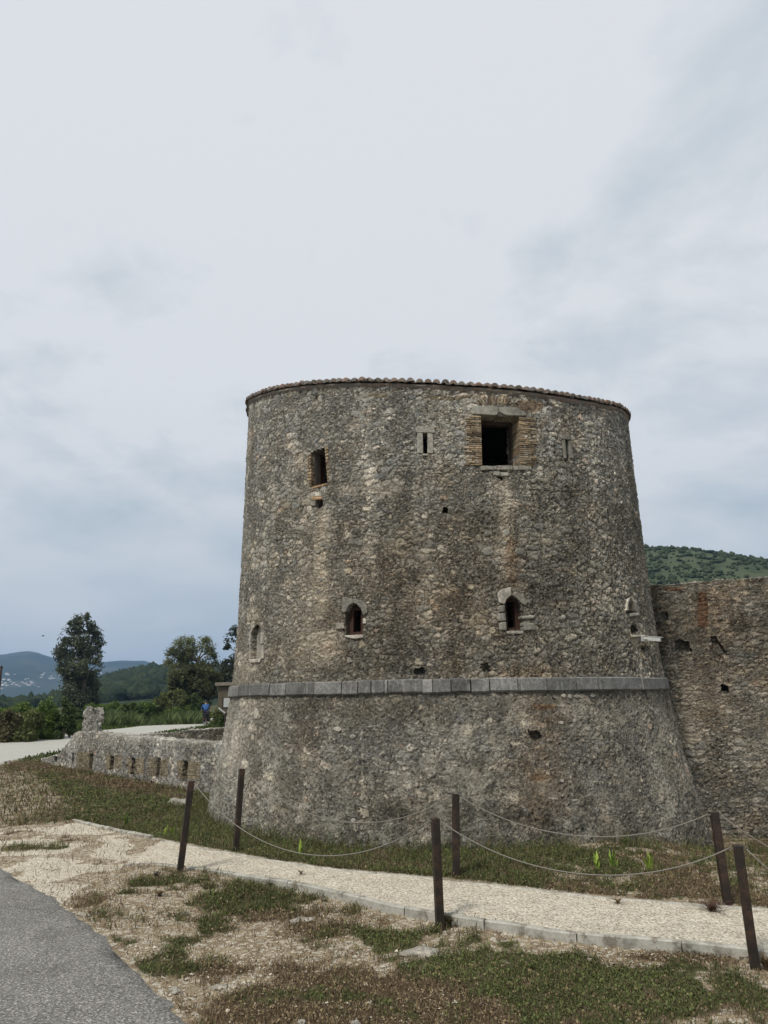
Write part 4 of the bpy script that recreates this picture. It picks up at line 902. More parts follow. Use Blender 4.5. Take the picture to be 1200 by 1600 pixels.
# small stones, merged
def stones(regions):
    Vs, Cs, Fs = [], [], []; off = 0
    base = np.array([[1, 0, 0], [-.5, .87, 0], [-.5, -.87, 0], [0.1, 0, .8], [0, 0, -.5]]); tri = np.array([[0, 1, 3], [1, 2, 3], [2, 0, 3]])
    for n, x0, x1, y0, y1, r0, r1, onpath in regions:
        x, y = rnd_pts(n, x0, x1, y0, y1); pm, gm, bm, fm, lm = masks(x, y); rdx = in_road(x, y)
        k = ((rdx < .03) | ((rdx < .35) & (rng.random(n) < .10 * np.exp(-rdx / .12)))) & (gm < .35) & (np.hypot(x - CX, y - CY) > 5.7)
        k &= (rng.random(n) < (.15 + .85 * sst((fbm(x, y, 5, 2.2, 3) - .42) * 6)))
        if not onpath: k &= pm < .5
        x, y = x[k], y[k]; n = len(x); s = r0 + (r1 - r0) * rng.random(n) ** 4; a = rng.uniform(0, 6.28, n)
        B = base[None] * (1 + rng.uniform(-.3, .3, (n, 5, 3))); B = B * s[:, None, None]
        X = B[..., 0] * np.cos(a)[:, None] - B[..., 1] * np.sin(a)[:, None] + x[:, None]; Y = B[..., 0] * np.sin(a)[:, None] + B[..., 1] * np.cos(a)[:, None] + y[:, None]; Z = B[..., 2] * .75 + (gz(x, y) + .014 + np.where(rdx[k] > -.02, .045, 0))[:, None]
        Vs.append(np.stack([X, Y, Z], -1).reshape(-1, 3)); Fs.append((tri[None] + (np.arange(n) * 5 + off)[:, None, None]).reshape(-1, 3)); off += n * 5
        u = rng.random((n, 1)); c = np.array([.30, .25, .18]) * (1 - u) + np.array([.60, .54, .43]) * u; Cs.append(np.repeat(np.concatenate([c, np.ones((n, 1))], 1), 5, 0))
    return tag(meshobj('gravel', np.concatenate(Vs), np.concatenate(Fs), M_STONES, None, False, {'tint': np.concatenate(Cs)}), 'loose pale gravel scattered over path and verge', 'gravel', kind='stuff')
stones([(36000, -6, 4, 5.2, 13, .004, .016, False), (26000, -7, 5, 7.4, 15.5, .005, .013, True), (1200, -5, 3, 5.5, 11, .012, .032, False)])

# individual stones
def rock(px_, w_, h_, label, col, depth_=None, group=None):
    p = GT(*px_); p[2] = float(gz(p[0], p[1])); n = 0
    import bmesh
    bm = bmesh.new(); bmesh.ops.create_icosphere(bm, subdivisions=3, radius=.5); V = np.array([v.co[:] for v in bm.verts]); F = [tuple(v.index for v in f.verts) for f in bm.faces]; bm.free()
    sd = random.uniform(0, 50); nn = fbm(V[:, 0] + sd, V[:, 1], V[:, 2], 2.6, 4) - .5; V = V * (1 + nn * 2.0)[:, None]; V = np.sign(V) * np.abs(V) ** .9
    V *= np.array([w_, depth_ or w_ * .6, h_]); V[:, 2] += h_ * .22
    T = np.full(len(V), .5); o = meshobj('rock', V, F, col, None, True, {'tint': np.stack([T, T, T, T], -1)}); o.location = p; o.rotation_euler = (0, 0, random.uniform(-.3, .3))
    return tag(o, label, 'rock', group)
rock((661, 1476), .36, .09, 'flat whitish boulder half buried in grass in front of the middle post', M_PALE)
rock((474, 1428), .22, .08, 'rough pale rock in the brown grass below the kerb, left of centre', M_PALE)
rock((455, 1430), .12, .05, 'small pale rock touching the left side of the rough pale rock', M_PALE)
rock((343, 1527), .13, .04, 'flat white rock on bare dirt right of the asphalt edge', M_PALE)
rock((272, 1536), .10, .06, 'rounded pale rock at the asphalt edge near the bottom', M_PALE)
rock((130, 1432), .14, .05, 'pale rock beside the asphalt edge on the left', M_PALE)
rock((430, 1592), .14, .05, 'pale flat rock at the bottom edge of the photo', M_PALE)
rock((472, 1583), .07, .05, 'small pale pebble in dirt near the bottom, left of centre', M_PALE)
rock((555, 1585), .07, .06, 'small rounded pebble in brown grass near the bottom centre', M_PALE)
rock((328, 1378), .08, .03, 'small red brick shard on grass right of the left front post', M_ORBR)
rock((920, 1486), .05, .04, 'tiny white rock lying in front of the kerb on the right', M_PALE)
rock((1129, 1411), .06, .06, 'tiny white rock at the foot of the right back post', M_PALE)
rock((282, 1259), .5, .2, 'grey rubble stone at the foot of the loopholed wall', M_GREYST)

# ------------------------------------------------------------------ posts and ropes
def postmat():
    m, g = newmat('brown_steel'); tc = g.n('ShaderNodeTexCoord').outputs['Object']
    n = g.noise(tc, 7, 7, .7); return finish(m, g, g.ramp(n, [(.3, (.012, .008, .006)), (.5, (.022, .015, .010)), (.66, (.07, .036, .02))]), .6, g.noise(tc, 40, 5), .25, .004, spec=.35)
M_POST = postmat(); M_ROPE = simple('rope_grey', (.20, .18, .15), .3, 60, .9, .5)
posts = [((281, 1363), (299, 1221), 'front post at the left end of the path, leaning left'), ((368, 1330), (378, 1202), 'back post at the left, in front of the tower edge'), ((687, 1438), (680, 1280), 'front post in the middle of the photo'), ((713, 1371), (712, 1242), 'back post in the middle, against the tower base'), ((1137, 1413), (1116, 1270), 'back post at the right end, behind its neighbour'), ((1178, 1498), (1153, 1322), 'front post at the far right, nearest to the camera')]
TOPS = []
for (b_, t_, lab) in posts:
    fr = 'front' in lab.split()[0]
    P = GT(*b_); P[2] = float(gz(P[0], P[1])) if not fr else P[2]
    zb_ = float(gz(P[0], P[1])) - .02
    T = AT(t_[0], t_[1], hypot(P[0], P[1])); base_ = Vector(P); top_ = Vector(T)
    o = thing('rope_post', (P[0], P[1], zb_), 'square dark brown rope ' + lab, 'post', 'rope posts along the gravel path')
    d = (top_ - base_).normalized(); base2 = base_ + d * ((zb_ - base_.z) / d.z); L = (top_ - base2).length
    rot = d.to_track_quat('Z', 'Y').to_matrix() @ Matrix.Rotation(random.uniform(-.1, .3) + .1, 3, 'Z'); lo = Vector((P[0], P[1], zb_)); s_ = .088
    mb = MB(); mb.box(base2 - lo + d * (L / 2 - .1), (s_, s_, L + .2), rot); bevel(mb.build('shaft', M_POST, o), .006)
    mb = MB(); mb.box(top_ - lo + d * .003, (s_ + .006, s_ + .006, .008), rot); bevel(mb.build('cap', M_POST, o), .002)
    mb = MB(); e = top_ - lo - d * .02; mb.tube([e + Vector((-.06, 0, 0)), e + Vector((.06, 0, 0))], .007, 8)
    for sgn in (-1, 1):
        ring = [e + Vector((sgn * (.068 + .014 * (1 - cos(a_))), 0, .014 * sin(a_))) for a_ in np.linspace(0, 2 * pi, 10)]; mb.tube(ring, .004, 6, False)
    mb.build('eye_bolt', M_ROPE, o); TOPS.append(np.array(top_ - d * .02)); S.view_layers[0].update()
def rope(a, b, midpx, lab):
    a, b = np.array(a), np.array(b); dr = (b - a) / np.linalg.norm(b - a); a = a + dr * .07; b = b - dr * .07
    m_ = (a + b) / 2; d = ray(*midpx); tpar = hypot(m_[0], m_[1]) / hypot(d[0], d[1]); sag = max(.05, m_[2] - (EYE + d[2] * tpar))
    n = 40; c_ = 1.1; pts = []
    for k in range(n + 1):
        t = k / n; p = a * (1 - t) + b * t; u = 2 * t - 1; p = p.copy(); p[2] -= sag * (1 - (math.cosh(c_ * u) - 1) / (math.cosh(c_) - 1)); pts.append(p)
    mb = MB(); mid = m_.copy(); mid[2] -= sag; mb.tube([p - mid for p in pts], .0068, 8); o = mb.build('rope', M_ROPE, None, True); o.location = mid
    return tag(o, lab, 'rope', 'ropes sagging between the posts')
rope(TOPS[0], TOPS[2], (487, 1331), 'thin grey rope sagging from the left front post to the middle front post')
rope(TOPS[1], TOPS[3], (560, 1282), 'thin grey rope sagging from the left back post to the middle back post')
rope(TOPS[2], TOPS[5], (905, 1365), 'thin grey rope sagging low from the middle front post to the far right post')
rope(TOPS[3], TOPS[4], (910, 1306), 'thin grey rope sagging from the middle back post to the right back post')
rope(TOPS[5], TOPS[5] + np.array([2.6, -1.3, -.1]), (1390, 1480), 'grey rope leaving the far right post toward the photo edge')
rope(TOPS[4], TOPS[4] + np.array([3.0, -1.2, -.05]), (1290, 1370), 'grey rope leaving the right back post toward the photo edge')

# ------------------------------------------------------------------ weeds
def weed(px_, h, n, c0, c1, lab, wd=.02, up=.8, grp=None, name='weed', cat='plant', spread=.35):
    p = GT(*px_); p[2] = float(gz(p[0], p[1])); mb = MB(); V = []; C = []; F = []
    for k in range(n):
        az = random.uniform(0, 2 * pi); l = h * random.uniform(.5, 1); out = l * spread * random.uniform(.3, 1.2); w2 = wd * random.uniform(.6, 1.2)
        bx, by = random.gauss(0, .03 * h * 2), random.gauss(0, .03 * h * 2); sidx, sidy = -sin(az), cos(az); i0 = len(V); u = random.random(); c = [c0[i] * (1 - u) + c1[i] * u for i in range(3)] + [1]
        for t, ws in ((0, .5), (.35, 1), (.7, .8), (1, .05)):
            z = l * (t * up + (1 - up) * t * (1 - t)); r_ = out * t * t
            V += [[bx + cos(az) * r_ + sidx * w2 * ws / 2, by + sin(az) * r_ + sidy * w2 * ws / 2, z], [bx + cos(az) * r_ - sidx * w2 * ws / 2, by + sin(az) * r_ - sidy * w2 * ws / 2, z]]; C += [c, c]
        F += [(i0 + 2 * j, i0 + 2 * j + 1, i0 + 2 * j + 3, i0 + 2 * j + 2) for j in range(3)]
    o = meshobj(name, V, F, M_LEAF, None, False, {'tint': C}); o.location = p; return tag(o, lab, cat, grp)
YG, YG2 = (.13, .19, .03), (.32, .40, .07); DG, DG2 = (.03, .05, .015), (.08, .11, .03)
weed((270, 1306), .34, 7, YG, YG2, 'bright yellow green weed standing left of the left front post', .035)
weed((258, 1306), .25, 5, YG, YG2, 'shorter yellow green weed just left of the bright one', .03)
weed((197, 1292), .3, 14, DG, YG, 'leafy green weed in the grass beyond the path, left', .03)
weed((470, 1338), .35, 9, (.10, .15, .04), YG2, 'pale leaved weed where the rope sags lowest, beyond the path', .03)
weed((934, 1362), .32, 6, YG, YG2, 'yellow green pointed weed near the tower foot, leftmost of three', .05)
weed((958, 1358), .36, 16, YG, (.2, .3, .06), 'bushy green weed near the tower foot, middle of three', .03)
weed((1016, 1362), .38, 8, YG, YG2, 'tall green weed near the tower foot, rightmost of three', .04)
weed((422, 1376), .14, 9, (.012, .022, .01), (.03, .045, .02), 'small dark green weed growing at the kerb edge', .05, spread=.8)
weed((1113, 1424), .26, 60, (.05, .025, .018), (.13, .07, .05), 'dried reddish brown weed lying on the path by the right posts', .012, .35, spread=1.3)
weed((966, 1412), .12, 40, (.13, .09, .04), (.26, .19, .1), 'dry straw coloured tuft in the middle of the right path', .012, .6, spread=1.2)
weed((470, 1366), .10, 30, (.07, .05, .03), (.18, .13, .08), 'dry brown tuft on the gravel path left of the middle post', .012, .6, spread=1.2)
weed((700, 1436), .20, 70, (.05, .05, .02), (.16, .13, .06), 'brownish green tuft at the foot of the middle front post', .014, .8, spread=.8)
weed((1196, 1500), .2, 60, (.08, .06, .03), (.2, .14, .08), 'dry tuft at the foot of the far right post', .014, .8, spread=.8)
weed((245, 1372), .13, 60, (.03, .03, .03), (.09, .08, .07), 'greyish dark tuft left of the left front post foot', .014, .7, spread=1.0)
weed((250, 1400), .12, 60, (.10, .07, .035), (.22, .16, .08), 'tan dry tuft on the verge below the left front post', .012, .7, spread=1.0)

# ------------------------------------------------------------------ trees and shrubs
def leaves(clumps, n, size, c0, c1, rngseed=0, flat=1.0, tall=1.0):
    """clumps: (x, y, z, rx, ry, rz)"""
    r = np.random.default_rng(rngseed + 3); vol = np.array([c[3] * c[4] * c[5] for c in clumps]) ** (2 / 3); pr = vol / vol.sum(); ci = r.choice(len(clumps), n, p=pr); C_ = np.array(clumps)[ci]
    d = r.normal(size=(n, 3)); d /= np.linalg.norm(d, axis=1)[:, None]; rad = r.random(n) ** (1 / 2.2) * (1 + .25 * r.normal(size=n)).clip(.3, 1.35)
    P = C_[:, :3] + d * rad[:, None] * C_[:, 3:6]
    # sub clumps leave gaps
    keepn = fbm(P[:, 0] + rngseed, P[:, 1], P[:, 2], 1.1 / max(size * 5, .2), 2) > .40; P, ci = P[keepn], ci[keepn]; n = len(P)
    a = r.normal(size=(n, 3)); a[:, 2] *= tall; a /= np.linalg.norm(a, axis=1)[:, None]; b = np.cross(a, r.normal(size=(n, 3))); b /= np.linalg.norm(b, axis=1)[:, None]
    s = size * r.uniform(.5, 1.3, n)[:, None]
    V = np.stack([P - a * s, P + b * s * .45 * flat, P + a * s, P - b * s * .45 * flat], 1).reshape(-1, 3)
    tone = r.random((len(clumps), 1))[ci] * .55 + r.random((n, 1)) * .45; c = np.array(c0) * (1 - tone) + np.array(c1) * tone
    return V, np.repeat(np.concatenate([c, np.ones((n, 1))], 1), 4, 0)
def limbs(mb, base, h, r0, clumps, seed=0, frac=.9):
    rr = random.Random(seed); top = Vector((rr.uniform(-.2, .2), rr.uniform(-.2, .2), h)); trunk = [Vector((0, 0, -.3))]
    for k in range(1, 7): t = k / 6; trunk.append(Vector((top.x * t + rr.uniform(-.02, .02) * h, top.y * t + rr.uniform(-.02, .02) * h, h * t * frac)))
    mb.tube(trunk, [r0 * (1 - .85 * k / 6) for k in range(7)], 8)
    for c in clumps:
        t = min(.9, max(.15, (c[2] - c[5]) / (h * frac))); i = int(t * 6); s = trunk[min(i, 5)].lerp(trunk[min(i + 1, 6)], t * 6 - i); e = Vector(c[:3]); m_ = s.lerp(e, .5) + Vector((0, 0, -.05 * h * rr.random()))
        mb.tube([s, m_, e, e + Vector((rr.uniform(-1, 1) * c[3] * .5, rr.uniform(-1, 1) * c[4] * .5, c[5] * .6))], [r0 * .4, r0 * .25, r0 * .12, r0 * .04], 6)
M_BARK = simple('bark', (.13, .105, .08), .35, 5, .9, .6)
def tree(name, pos, h, clumps, n, size, c0, c1, label, group=None, seed=0, r0=.25, flat=1.0, cat='tree', trunk=True, part='crown'):
    o = thing(name, pos, label, cat, group)
    V, C = leaves(clumps, n, size, c0, c1, seed, flat); meshobj(part, V, np.arange(len(V)).reshape(-1, 4), M_LEAF, o, False, {'tint': C})
    if trunk:
        mb = MB(); limbs(mb, None, h, r0, clumps, seed); mb.build('trunk', M_BARK, o, True)
    return o
def pxclumps(pos, lst, dist, dep=.8, jit_=.15):
    """clump centres read from the photo (x, y, rx, ry in px) at this distance, spread in depth"""
    out = []; k = dist / 1120.; az = atan2(pos[0], pos[1]); rt = np.array([cos(az), -sin(az)]); fw = np.array([sin(az), cos(az)])
    for (x, y, rx, ry) in lst:
        p = AT(x, y, dist) - pos; dd = random.uniform(-1, 1) * rx * k * dep
        out.append((p[0] + fw[0] * dd, p[1] + fw[1] * dd, p[2], rx * k, rx * k, ry * k))
    return out
# tall tree left
D1 = 95.; b = AT(127, 1112, D1); b[2] = float(far_z(b[0], b[1]))
cl = pxclumps(b, [(122, 972, 9, 10), (118, 985, 12, 14), (125, 1000, 16, 16), (104, 990, 7, 9), (100, 1003, 10, 12), (95, 1020, 10, 12), (106, 1028, 14, 14), (142, 980, 8, 10), (150, 992, 9, 12), (154, 1008, 9, 12), (147, 1022, 12, 14), (128, 1020, 16, 18), (150, 1040, 9, 10), (120, 1042, 16, 14), (100, 1045, 11, 9), (140, 1055, 13, 12), (112, 1060, 14, 12), (125, 1070, 18, 14), (148, 1072, 9, 12), (108, 1080, 12, 14), (138, 1085, 15, 14), (122, 1095, 18, 12), (106, 1097, 10, 10), (146, 1096, 10, 10), (136, 965, 5, 7), (108, 975, 4, 5)], D1)
tree('tall_tree', b, 12.2, cl, 30000, .17, (.05, .062, .036), (.15, .165, .095), 'tall dark feathery tree with several upright plumes, left of the photo', seed=1, r0=.45)
D2 = 85.; b = AT(302, 1100, D2); b[2] = float(far_z(b[0], b[1]))
cl = pxclumps(b, [(292, 1002, 14, 10), (280, 1010, 16, 12), (268, 1020, 10, 9), (300, 1015, 13, 13), (320, 1002, 11, 9), (325, 1015, 13, 12), (333, 1025, 9, 10), (310, 1030, 15, 10), (285, 1030, 15, 11), (264, 1035, 9, 8), (338, 1038, 8, 8), (275, 1042, 12, 8), (300, 1040, 18, 10), (320, 1042, 16, 10), (290, 1022, 14, 10)], D2)
tree('broad_tree', b, 7.4, cl, 11500, .14, (.085, .10, .042), (.20, .21, .095), 'airy light green tree with a two lobed crown, left of the tower', seed=2, r0=.3)
b2 = AT(300, 1108, 78.); b2[2] = float(far_z(b2[0], b2[1]))
cl = pxclumps(b2, [(280, 1058, 16, 13), (300, 1055, 18, 14), (322, 1056, 16, 13), (338, 1062, 10, 12), (290, 1075, 18, 14), (312, 1075, 18, 14), (328, 1080, 12, 12), (300, 1090, 16, 12), (316, 1094, 14, 12), (270, 1070, 8, 9)], 78.)
tree('dense_tree', b2, 4.6, cl, 20000, .15, (.04, .045, .018), (.11, .115, .045), 'dense dark bushy tree beneath the airy light green one', seed=3, r0=.25)
D3 = 80.; b = AT(385, 1100, D3); b[2] = float(far_z(b[0], b[1]))
cl = pxclumps(b, [(368, 985, 9, 8), (362, 998, 10, 10), (372, 1008, 12, 12), (385, 990, 16, 14), (358, 1012, 8, 6), (366, 1035, 16, 12), (356, 1042, 12, 10), (385, 1030, 20, 16), (362, 1055, 18, 12), (380, 1065, 20, 16), (410, 1010, 20, 20), (400, 1050, 20, 20), (348, 1058, 9, 9)], D3)
tree('dark_tree', b, 9.5, cl, 22000, .16, (.02, .028, .018), (.07, .08, .045), 'very dark tree peeking out behind the left edge of the tower', seed=4, r0=.35)
# shrubs beyond the road
sh = [ # px base x, base y, width px, height px, tone, label
 (10, 1160, 34, 44, 1, 'brownish olive shrub at the left photo edge'), (42, 1160, 32, 42, 2, 'brown tinged shrub second from the left photo edge'), (25, 1145, 46, 40, 0, 'green shrub behind the two brownish ones'),
 (72, 1156, 30, 50, 0, 'bright green mounded shrub below the tall tree, left side'), (98, 1156, 28, 54, 3, 'dark green shrub reaching over the road left of the wall stump'), (55, 1130, 44, 26, 0, 'long low bright green shrub behind the road'),
 (160, 1128, 20, 22, 0, 'small green shrub right of the wall stump'), (182, 1126, 24, 26, 0, 'rounded green shrub behind the loopholed wall'), (205, 1130, 26, 30, 3, 'dark green shrub behind the middle of the loopholed wall'),
 (228, 1128, 26, 34, 0, 'tall green shrub left of the airy tree'), (250, 1124, 28, 38, 2, 'olive shrub under the left side of the airy tree'), (272, 1120, 28, 42, 2, 'tall olive shrub under the airy tree'), (292, 1116, 26, 38, 3, 'dark shrub directly left of the cyclist'),
 (312, 1112, 20, 28, 3, 'dark shrub behind the cyclist'), (337, 1110, 18, 24, 2, 'dark shrub in front of the flat roofed hut'), (352, 1112, 16, 20, 3, 'dark shrub next to the white board'),
 (190, 1112, 40, 16, 1, 'reddish olive scrub strip in the field, right of the tall tree'), (150, 1120, 26, 22, 0, 'pale green shrub directly right of the wall stump top'), (212, 1120, 30, 24, 0, 'broad fresh green shrub in the meadow'), (242, 1118, 26, 22, 2, 'olive green shrub in front of the wooded hill'), (268, 1124, 24, 18, 0, 'low leafy green shrub bordering the far road'), (296, 1120, 24, 18, 0, 'low bright shrub left of the cyclist, bordering the road'), (174, 1118, 30, 20, 0, 'wide low green shrub in the meadow, right of the tall tree'),
 (120, 1118, 34, 16, 3, 'dark scrub around the foot of the tall tree'), (-30, 1158, 40, 56, 0, 'green shrub cut by the left photo edge')]
tones = [((.045, .08, .02), (.17, .23, .05)), ((.075, .07, .035), (.16, .145, .07)), ((.07, .085, .03), (.17, .185, .065)), ((.03, .05, .018), (.10, .135, .04))]
for i, (x, y, wp, hp, tn, lab) in enumerate(sh):
    p = GT(x, y); dist = hypot(p[0], p[1]); dist = min(dist, 75); dist = 55 if 'hut' in lab else 49 if 'board' in lab else dist; q = AT(x, y, dist); p = np.array([q[0], q[1], float(far_z(q[0], q[1]))]); k = dist / 1120.
    W_, H_ = wp * k * 1.15, hp * k * 1.22; cls = []; rr = random.Random(i)
    for j in range(18):
        a = rr.uniform(0, 2 * pi); rd_ = rr.random() ** .5 * W_ * .42; zf_ = rr.uniform(.08, .82); cls.append((cos(a) * rd_, sin(a) * rd_, H_ * zf_ * (1 - .35 * (rd_ / W_ * 2)), W_ * rr.uniform(.14, .24), W_ * rr.uniform(.14, .24), H_ * rr.uniform(.14, .24)))
    tree('shrub', p, H_ * .7, cls, int(9000 + 2500 * W_), .09 + .02 * (dist > 60), *tones[tn], lab, 'shrubs beyond the road', seed=20 + i, r0=.06, cat='shrub', part='foliage')
# reeds: uncountable upright stems behind the loopholed wall
def reeds():
    n = 14000; Vs = []; x = rng.uniform(145, 318, n); base = np.interp(x, [145, 220, 318], [1128, 1126, 1112]); V = []; C = []; _nh = np.clip((fbm(x * .12, x * 0, 0, 1.0, 3) - .3) * 2.2, .15, 1.2)
    for k in range(n):
        dist = 56 + 14 * random.random(); p = AT(x[k], 1110, dist); z = float(far_z(p[0], p[1])); h = random.uniform(.2, 1.2) * float(_nh[k]); a = random.uniform(0, pi); w_ = .045; lx_ = random.gauss(0, .4) * h; ly_ = random.gauss(0, .3) * h
        bx, by = cos(a) * w_, sin(a) * w_; V += [[p[0] - bx, p[1] - by, z], [p[0] + bx, p[1] + by, z], [p[0] + lx_ * .5 + bx, p[1] + ly_ * .5 + by, z + h * .6], [p[0] + lx_, p[1] + ly_, z + h]]
        u = random.random(); c = [.035 + .09 * u, .055 + .10 * u, .015 + .04 * u, 1]; C += [c] * 4
    return tag(meshobj('reeds', V, np.arange(len(V)).reshape(-1, 4), M_LEAF, None, False, {'tint': C}), 'tall green reeds and weeds growing beyond the road', 'reeds', kind='stuff')
reeds()
def fargrass():
    n = 80000; x = rng.uniform(-34, -8, n); y = rng.uniform(30, 85, n); r = in_road(x, y); k = ((r > 5.4) | (r < -.1)); wl = np.min(np.stack([np.hypot(x - a_, y - b_) for a_, b_ in zip(lx[::60], ly[::60])]), 0); k &= wl > .8
    x, y = x[k], y[k]; n = len(x); z = far_z(x, y); h = rng.uniform(.04, .2, n); a = rng.uniform(0, pi, n); w_ = .05; lxx = rng.normal(0, .08, n); lyy = rng.normal(0, .08, n)
    V = np.stack([np.stack([x - np.cos(a) * w_, y - np.sin(a) * w_, z - .02], -1), np.stack([x + np.cos(a) * w_, y + np.sin(a) * w_, z - .02], -1), np.stack([x + lxx + .02, y + lyy, z + h], -1), np.stack([x + lxx - .02, y + lyy, z + h], -1)], 1).reshape(-1, 3)
    u = (rng.random((n, 1)) * .6 + .4 * fbm(x, y, 0, .3, 3)[:, None]); c = np.array([.04, .065, .015]) * (1 - u) + np.array([.13, .17, .04]) * u
    return tag(meshobj('meadow_grass', V, np.arange(len(V)).reshape(-1, 4), M_LEAF, None, False, {'tint': np.repeat(np.concatenate([c, np.ones((n, 1))], 1), 4, 0)}), 'bright green meadow grass on both sides of the far road', 'grass', kind='stuff')
fargrass()

# ------------------------------------------------------------------ hills and mountains
def elev(x, y): d = ray(x, y); return atan2(d[0], d[1]), d[2] / hypot(d[0], d[1])
def hill(name, pts, d0, dc, d1, mat, na, nr, azr, rough, base_z=0.0, ns=.01, drop=1.0):
    E = sorted(elev(*p) for p in pts); az = np.linspace(azr[0], azr[1], na); t = np.linspace(0, 1, nr)
    ee = np.interp(az, [azr[0]] + [e[0] for e in E] + [azr[1]], [E[0][1] * .9] + [e[1] for e in E] + [E[-1][1] * drop])
    r = np.where(t < .62, d0 + (dc - d0) * t / .62, dc + (d1 - dc) * (t - .62) / .38)
    AZ, T = np.meshgrid(az, t); RR = np.meshgrid(az, r)[1]; X, Y = RR * np.sin(AZ), RR * np.cos(AZ)
    cz = EYE + dc * np.meshgrid(ee, t)[0]; prof = np.where(T < .62, sst(T / .62) * .75 + .25 * T / .62, 1 - .75 * sst((T - .62) / .38))
    Z = base_z + (cz - base_z) * prof + rough * (fbm(X, Y, 0, ns, 5) - .5) * 2 * np.minimum(prof, 1) * (1 - np.exp(-((T - .62) / .12) ** 2) * .8)
    Z[0] = base_z - 3; V = np.stack([X, Y, Z], -1).reshape(-1, 3); idx = np.arange(na * nr).reshape(nr, na); F = np.stack([idx[:-1, :-1], idx[:-1, 1:], idx[1:, 1:], idx[1:, :-1]], -1).reshape(-1, 4)
    o = tag(meshobj(name, V, F, mat, None, True), kind='structure')
    def hz(a, rr):
        i = np.clip(np.interp(rr, r, np.arange(nr)), 0, nr - 1.001); j = np.clip(np.interp(a, az, np.arange(na)), 0, na - 1.001); i0 = int(i); j0 = int(j); fi, fj = i - i0, j - j0
        return (Z[i0, j0] * (1 - fi) * (1 - fj) + Z[i0 + 1, j0] * fi * (1 - fj) + Z[i0, j0 + 1] * (1 - fi) * fj + Z[i0 + 1, j0 + 1] * fi * fj)
    return o, hz
def hillmat(name, c0, c1, c2, s1, s2):
    m, g = newmat(name); tc = g.n('ShaderNodeTexCoord').outputs['Object']
    n1 = g.noise(tc, s1, 6, .6); n2 = g.noise(tc, s2, 6, .65); v = g.n('ShaderNodeTexVoronoi', {'Vector': tc, 'Scale': s2 * 1.5})
    col = g.mix(g.sstep(n1, .4, .6), c0, c1); col = g.mix(g.sstep(n2, .5, .62), col, c2)
    return finish(m, g, col, .95, v.outputs['Distance'], .8, 3.0, spec=.05)
M_HR = hillmat('hill_scrub', (.05, .066, .034), (.068, .08, .044), (.035, .05, .024), .012, .06)
M_HL = hillmat('hill_forest', (.025, .036, .02), (.04, .052, .026), (.02, .03, .015), .01, .12)
M_MT = hillmat('mountain', (.018, .032, .03), (.035, .05, .04), (.06, .07, .06), .0022, .008)
hr, hzr = hill('hill', [(900, 905), (960, 868), (1000, 859), (1040, 862), (1080, 863), (1120, 869), (1160, 875), (1200, 882), (1300, 905), (1450, 940)], 120, 330, 560, M_HR, 150, 60, (radians(-2), radians(75)), 3, 1, .012, .5)
hl, hzl = hill('wooded_hill', [(-300, 1118), (-120, 1116), (0, 1110), (60, 1101), (100, 1093), (150, 1074), (175, 1063), (200, 1056), (235, 1050), (260, 1050), (300, 1050), (340, 1050), (420, 1050), (600, 1055)], 170, 480, 800, M_HL, 160, 60, (radians(-60), radians(12)), 1.6, 0, .008, .8)
mt, hzm = hill('mountain_range', [(-500, 1035), (-200, 1030), (-60, 1028), (0, 1024), (30, 1020), (50, 1019), (65, 1025), (85, 1031), (120, 1037), (160, 1036), (185, 1032), (225, 1033), (245, 1040), (270, 1052), (320, 1062), (420, 1060), (700, 1040), (1000, 1030)], 1300, 2900, 4000, M_MT, 220, 80, (radians(-70), radians(40)), 45, 0, .0022, .8)
def crowns(name, hz, n, azr, rr_, sz, c0, c1, lab, patch=0, cat='woodland'):
    import bmesh
    bm = bmesh.new(); bmesh.ops.create_icosphere(bm, subdivisions=1, radius=1); B = np.array([v.co[:] for v in bm.verts]); Ft = np.array([[v.index for v in f.verts] for f in bm.faces]); bm.free()
    a = rng.uniform(*azr, n); r = np.sqrt(rng.uniform(rr_[0] ** 2, rr_[1] ** 2, n)); x, y = r * np.sin(a), r * np.cos(a)
    if patch: k = fbm(x, y, 0, patch, 4) + rng.uniform(-.28, .28, n) > .54; a, r, x, y = a[k], r[k], x[k], y[k]; n = len(x)
    z = np.array([hz(p, q) for p, q in zip(a, r)]); s = rng.uniform(sz[0], sz[1], n); P = B[None] * (1 + rng.uniform(-.45, .4, (n, len(B), 1))) * s[:, None, None] * rng.uniform(.6, 1.5, (n, 1, 3)); P[..., 2] *= .85
    P = P + np.stack([x, y, z + s * .45], -1)[:, None]
    u = rng.random((n, 1)); c = np.array(c0) * (1 - u) + np.array(c1) * u; C = np.repeat(np.concatenate([c, np.ones((n, 1))], 1), len(B), 0)
    F = (Ft[None] + (np.arange(n) * len(B))[:, None, None]).reshape(-1, 3)
    return tag(meshobj(name, P.reshape(-1, 3), F, M_CROWN, None, False, {'tint': C}), lab, cat, kind='stuff')
def crownmat():
    m, g = newmat('far_crowns'); a = g.n('ShaderNodeVertexColor', layer_name='tint').outputs[0]; tc = g.n('ShaderNodeTexCoord').outputs['Object']
    n = g.noise(tc, 1.1, 5, .7); return finish(m, g, g.mix(1.0, a, g.ramp(n, [(.3, .5), (.7, 1.5)]), 'MULTIPLY'), .95, n, 1.0, .8, spec=.05)
M_CROWN = crownmat()
crowns('woodland', hzl, 9000, (radians(-42), radians(-8)), (240, 500), (1.4, 3.2), (.02, .032, .018), (.042, .056, .028), 'dense low woodland covering the hill on the left')
crowns('hill_scrub', hzr, 9000, (radians(12), radians(42)), (150, 340), (.3, 1.15), (.032, .048, .026), (.062, .078, .04), 'dark scrub bushes scattered over the hillside on the right', patch=.03, cat='scrub')
